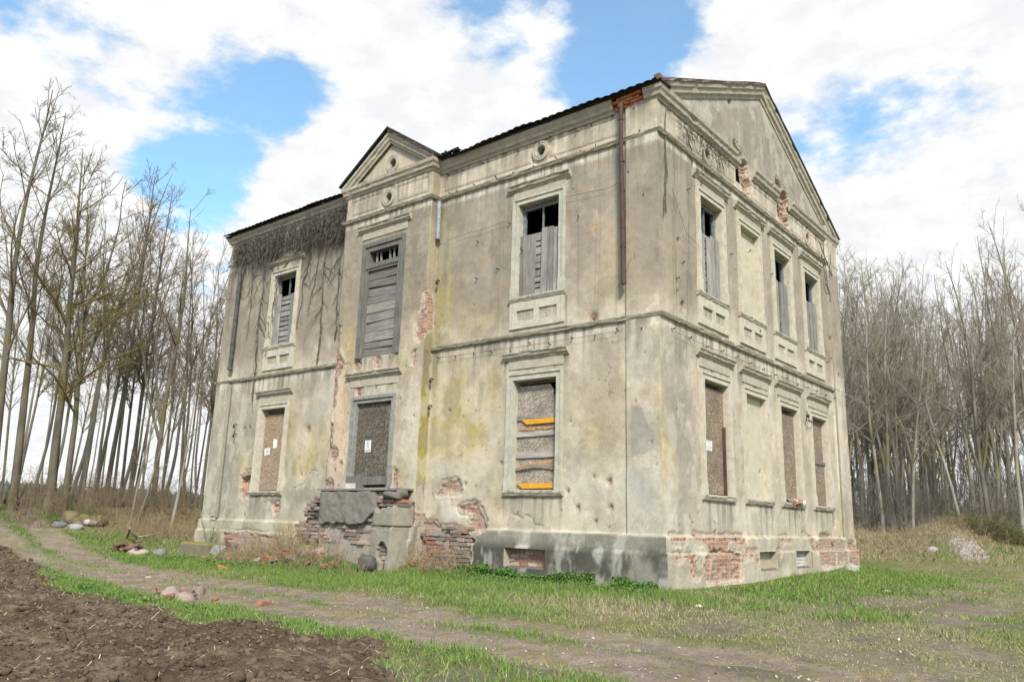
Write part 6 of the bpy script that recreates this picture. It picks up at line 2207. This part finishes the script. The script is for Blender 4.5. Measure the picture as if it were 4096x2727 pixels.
def sapling(x, y, H_, r, lean, label, mat, top=True):
    global R
    root = empty('sapling', (x, y, float(ground_at(x, y)) - .05), label, 'sapling')
    R = np.random.default_rng(int(abs(x * 100)))
    P0, r0 = grow(np.zeros((1, 3)), np.array([[lean[0], lean[1], 1.0]]), np.array([H_]), np.array([r]), np.array([.008]), 10, .025, .01)
    V, F, q = tubes(P0, r0, 7)
    a = np_mesh('trunk', V, F, mat, None, {'Rad': ('FLOAT', q)}, smooth=True)
    st, di, L, q0, q1 = kids(P0, r0, np.array([H_]), 4.0, .3, .98, 45, 10, .22, .2, 1.3, .5, .006)
    Pk, rk = grow(st, di, L, q0, q1, 4, .1, .05)
    st, di, L, q0, q1 = kids(Pk, rk, L, 5, .2, 1, 40, 10, .5, .1, .5, .7, .005)
    Pl, rl = grow(st, di, L, q0, q1, 3, .1, .05)
    V, F, q = join([tubes(Pk, rk, 4), tubes(Pl, rl, 3)])
    b = np_mesh('crown', V, F, TW_GREY, None, {'Rad': ('FLOAT', q)})
    a.parent = root
    b.parent = root
    return root


sapling(-19.75, -.2, 5.6, .055, (.10, .05), 'left one of two leaning grey saplings behind the grass bank', BK_GREY)
sapling(-19.6, -.05, 5.2, .05, (.18, .05), 'right one of two leaning grey saplings behind the grass bank', BK_GREY)
sapling(-18.5, .55, 6.2, .06, (.06, .02), 'pale young tree with a straight thin trunk right of the two saplings', BK_PALE)
sapling(-16.9, 1.0, 5.4, .05, (.05, .03), 'thin sapling growing close to the left corner of the house', BK_GREY)
# green budding shrub at the corner
R = np.random.default_rng(12)
shrub = empty('budding_shrub', (-14.3, -.45, float(ground_at(-14.3, -.45))), 'small shrub with fresh yellow green buds against the left plinth', 'shrub')
n = 9
P0, r0 = grow(np.zeros((n, 3)), np.stack([R.normal(0, .22, n), R.normal(-.05, .15, n), np.ones(n)], -1), R.uniform(.6, 1.5, n), np.full(n, .008), np.full(n, .004), 6, .06, .03)
st, di, L, q0, q1 = kids(P0, r0, np.full(n, 1.2), 7, .2, 1, 40, 10, .3, .1, .4, .7, .003)
Pk, rk = grow(st, di, L, q0, q1, 3, .1, .05)
V, F, q = join([tubes(P0, r0, 4), tubes(Pk, rk, 3)])
o = np_mesh('stem', V, F, TW_GREY, None, {'Rad': ('FLOAT', q)})
o.parent = shrub


def leaf_cloud(cen, size, jit=0.0, seed=0, flat=.0):
    g = np.random.default_rng(seed)
    n = len(cen)
    a = unit(g.normal(0, 1, (n, 3)) + np.array([0, 0, flat * .0]))
    nn = unit(g.normal(0, 1, (n, 3)) + np.array([0, 0, flat]))
    a = unit(a - (a * nn).sum(-1, keepdims=True) * nn)
    b = np.cross(nn, a)
    s = (size * g.uniform(.6, 1.35, n))[:, None]
    V = np.stack([cen - a * s, cen - b * s * .55, cen + a * s, cen + b * s * .55], 1).reshape(-1, 3)
    F = np.arange(4 * n).reshape(n, 4)
    return V, F


cen = np.concatenate([Pk.reshape(-1, 3), P0[:, 2:].reshape(-1, 3)]) + R.normal(0, .02, (len(Pk) * 4 + n * 5, 3))
V, F = leaf_cloud(cen, .016, seed=1)
o = np_mesh('bud', V, F, noisy('fresh_buds', (.27, .33, .06), (.20, .28, .05), 9, .7, bstr=0))
o['kind'] = 'stuff'
o.parent = shrub

# ------------------------------------------------------------------ turf, weeds, litter, straw, clods (uncountable ground cover)
GM = col_mat('grass_blades', .8, 3, .2, 0, spec=.25)


def in_house(x, y, m=.05):
    return ((x > -LH - .15 - m) & (x < .15 + m) & (y > -.15 - m) & (y < WH + .15 + m)) | ((x > -9.7) & (x < -6.0) & (y > -.95) & (y < 1))


def blades(name, n, xr, yr, hfun, wid, seed, dens=None, far=None):
    g = np.random.default_rng(seed)
    x = g.uniform(*xr, n)
    y = g.uniform(*yr, n)
    cl = .35 + .9 * sm(fbm(x * 3.5, y * 3.5, 3, 4), .34, .6)
    pr = (1 - soil_mask(x, y)) * (1 - .97 * rut_mask(x, y)) * cl
    G = green_amt(x, y)
    mud = sm(fbm(x * .9, y * .9, 4, 0), .50, .62) * sm(x, 0, 3) * (1 - sm(y, 4, 10))
    pr = pr * (1 - .85 * mud) * (.35 + .65 * np.maximum(G, .35))
    if dens is not None:
        pr = pr * dens(x, y)
    k = (g.random(n) < pr) & ~in_house(x, y)
    x, y, G = x[k], y[k], G[k]
    n = len(x)
    z = ground_at(x, y) - .01
    h = hfun(x, y, G) * g.uniform(.45, 1.35, n) * (.45 + 1.15 * fbm(x * 2.8, y * 2.8, 3, 5))
    an = g.uniform(0, 6.283, n)
    w = wid * g.uniform(.6, 1.3, n) * (1 if far is None else far(x, y))
    ln = g.normal(0, .45, (n, 2)) * h[:, None]
    dx, dy = np.cos(an) * w, np.sin(an) * w
    V = np.stack([np.stack([x - dx, y - dy, z], -1), np.stack([x + dx, y + dy, z], -1), np.stack([x + ln[:, 0], y + ln[:, 1], z + h], -1)], 1).reshape(-1, 3)
    F = np.arange(3 * n).reshape(n, 3)
    gr = (g.random(n) < np.clip(G * 1.12 + .05, 0, .92))
    cg = np.array((.125, .215, .045)) * g.uniform(.6, 1.35, (n, 1)) + g.uniform(0, .05, (n, 1)) * np.array((1, .6, .1))
    cd = np.array((.34, .29, .17)) * g.uniform(.55, 1.3, (n, 1))
    c = np.where(gr[:, None], cg, cd)
    C = np.repeat(c, 3, axis=0)
    o = np_mesh(name, V, F, GM, None, {'Col': ('FLOAT_COLOR', rgba(C))})
    return tag(o, kind='stuff')


hgt = lambda x, y, G: .03 + .055 * G + .045 * np.exp(-((y + .6) / .5) ** 2) + .07 * np.exp(-((x - .2) / 1.8) ** 2 - ((y + 2.2) / 1.0) ** 2)
blades('grass', 330000, (-15, 6.5), (-8.6, .1), hgt, .0055, 1)
blades('grass', 150000, (.0, 7.5), (-3, 22), hgt, .0085, 2)
blades('grass', 120000, (-27, -14), (-5.5, 6), lambda x, y, G: hgt(x, y, G) * .9, .011, 3)
blades('grass', 110000, (-8, 8), (21, 34), lambda x, y, G: .08 + .12 * vnoise(x, y, 2), .014, 4, dens=lambda x, y: .5 + sm(mound_z(x, y), .05, .3) * (1 - .9 * np.exp(-(((x - .75) - (y - 23.4) * -.35) / .55) ** 2 - ((y - 23.2) / 1.3) ** 2)))
g = np.random.default_rng(5)
# soft leafy weeds along the plinth
n = 15000
xw = np.concatenate([g.uniform(-4.7, .1, n // 2), g.normal(-3.6, .5, n // 6), g.normal(-1.2, .5, n // 6), g.normal(-10.8, 1.2, n // 8), g.normal(-13.3, 1.0, n // 10), g.normal(-8.6, 4.0, n // 8)])
ex = np.interp(xw, [p[0] for p in SOIL_EDGE], [p[1] for p in SOIL_EDGE])
yw = np.concatenate([-.2 - np.abs(g.normal(0, .35, n // 2)), -.25 - np.abs(g.normal(0, .22, n // 6)), -.25 - np.abs(g.normal(0, .22, n // 6)), g.normal(-1.7, .5, n // 8), g.normal(-2.2, .5, n // 10), ex[-(n // 8):] + .35 + g.normal(0, .2, n // 8)])
k = ~in_house(xw, yw, 0) & (fbm(xw * 2.2, yw * 2.2, 3, 2) > .42) & (rut_mask(xw, yw) < .4) & (soil_mask(xw, yw) < .5)
xw, yw = xw[k], yw[k]
hw = (.03 + .12 * g.random(len(xw))) * np.where(yw > -.6, 1.15, .55) * (.5 + vnoise(xw * 3, yw * 3, 3))
V, F = leaf_cloud(np.stack([xw, yw, ground_at(xw, yw) + hw], -1), .026, seed=6, flat=1.3)
C = np.array((.085, .175, .035)) * g.uniform(.6, 1.4, (len(xw), 1))
tag(np_mesh('leafy_weeds', V, F, GM, None, {'Col': ('FLOAT_COLOR', rgba(np.repeat(C, 4, 0)))}), kind='stuff')
# old leaves and pale bits on tracks, soil edge and worn turf
n = 7000
x = g.uniform(-16, 7, n)
y = g.uniform(-9.5, 8, n)
ex = np.interp(x, [p[0] for p in SOIL_EDGE], [p[1] for p in SOIL_EDGE])
pr = .10 + .9 * np.exp(-((y - ex) / .35) ** 2) + .5 * sm(x, 2, 5) * (y < 0) + .3 * rut_mask(x, y)
k = (g.random(n) < pr) & ~in_house(x, y)
x, y = x[k], y[k]
V, F = leaf_cloud(np.stack([x, y, ground_at(x, y) + .012], -1), .021, seed=7, flat=2.5)
C = np.array((.42, .34, .25)) * g.uniform(.5, 1.5, (len(x), 1))
tag(np_mesh('leaf_litter', V, F, GM, None, {'Col': ('FLOAT_COLOR', rgba(np.repeat(C, 4, 0)))}), kind='stuff')
# straw stubble in the ploughed soil
n = 6500
x = g.uniform(-18, 4, n)
y = g.uniform(-12, -4, n)
k = soil_mask(x, y) > .6
x, y = x[k], y[k]
n = len(x)
an = g.uniform(0, 6.28, n)
L = g.uniform(.012, .06, n) * (1 + (g.random(n) < .08) * 1.5)
dz = g.normal(0, .3, n) * L
w = g.uniform(.002, .0045, n)
z = ground_at(x, y) + .018
d = np.stack([np.cos(an) * L, np.sin(an) * L, dz], -1)
s = np.stack([-np.sin(an) * w, np.cos(an) * w, 0 * w], -1)
c0 = np.stack([x, y, z], -1)
md_ = c0 + np.stack([-np.sin(an), np.cos(an), 0 * an], -1) * (g.normal(0, .12, n) * L)[:, None]
V = np.stack([c0 - d - s, c0 - d + s, md_ + s, c0 + d + s, c0 + d - s, md_ - s], 1).reshape(-1, 3)
b = np.arange(n)[:, None] * 6
F = np.concatenate([b + [[0, 5, 2, 1]], b + [[5, 4, 3, 2]]])
C = np.array((.48, .37, .24)) * g.uniform(.45, 1.45, (n, 1))
tag(np_mesh('straw_stubble', V, F, GM, None, {'Col': ('FLOAT_COLOR', rgba(np.repeat(C, 6, 0)))}), kind='stuff')


# clods
def clods(name, n, xr, yr, smin, smax, seed, power=2.5, mask=None, c=(.11, .08, .052)):
    g = np.random.default_rng(seed)
    x = g.uniform(*xr, n)
    y = g.uniform(*yr, n)
    k = g.random(n) < (mask(x, y) if mask else soil_mask(x, y) * (.35 + .9 * sm(fbm(x * 1.5, y * 1.5, 3, 3), .35, .6)))
    x, y = x[k], y[k]
    n = len(x)
    bm = bmesh.new()
    bmesh.ops.create_icosphere(bm, subdivisions=1, radius=1)
    S = np.array([v.co[:] for v in bm.verts])
    Ft = np.array([[v.index for v in f_.verts] for f_ in bm.faces])
    bm.free()
    m = len(S)
    sz = smin + (smax - smin) * g.random(n) ** power
    J = 1 + g.normal(0, .34, (n, m, 1))
    V = S[None] * J * sz[:, None, None] * g.uniform(.7, 1.3, (n, 1, 3)) * np.array([1, 1, .75])
    V = V + np.stack([x, y, ground_at(x, y) + sz * .25], -1)[:, None, :]
    F = (np.arange(n)[:, None, None] * m + Ft[None]).reshape(-1, 3)
    C = np.array(c) * g.uniform(.6, 1.35, (n, 1))
    return tag(np_mesh(name, V.reshape(-1, 3), F, MAT['clod'], None, {'Col': ('FLOAT_COLOR', rgba(np.repeat(C, m, 0)))}, smooth=False), kind='stuff')


MAT['clod'] = col_mat('soil_clods', .97, 60, .35, .4, .01, spec=.1)
clods('soil_clods', 30000, (-9, 3.5), (-11.8, -6.2), .005, .034, 3, 4.0)
clods('soil_clods', 450, (-9, 3.5), (-11.8, -6.2), .03, .07, 9, 2.6)
clods('soil_clods', 7000, (-19, -8), (-11, -4), .012, .06, 4, 3.0)
clods('track_pebbles', 9000, (-14, 7), (-7.5, -2), .004, .018, 5, 3.0, mask=lambda x, y: rut_mask(x, y) * (1 - soil_mask(x, y)) * .5, c=(.30, .26, .215))
clods('gravel', 6000, (-1.5, 3.0), (21.5, 25.5), .015, .05, 6, 2.0, mask=lambda x, y: sm(np.exp(-(((x - .75) - (y - 23.4) * -.35) / .62) ** 2 - ((y - 23.3) / 1.5) ** 2), .3, .6), c=(.40, .35, .31))
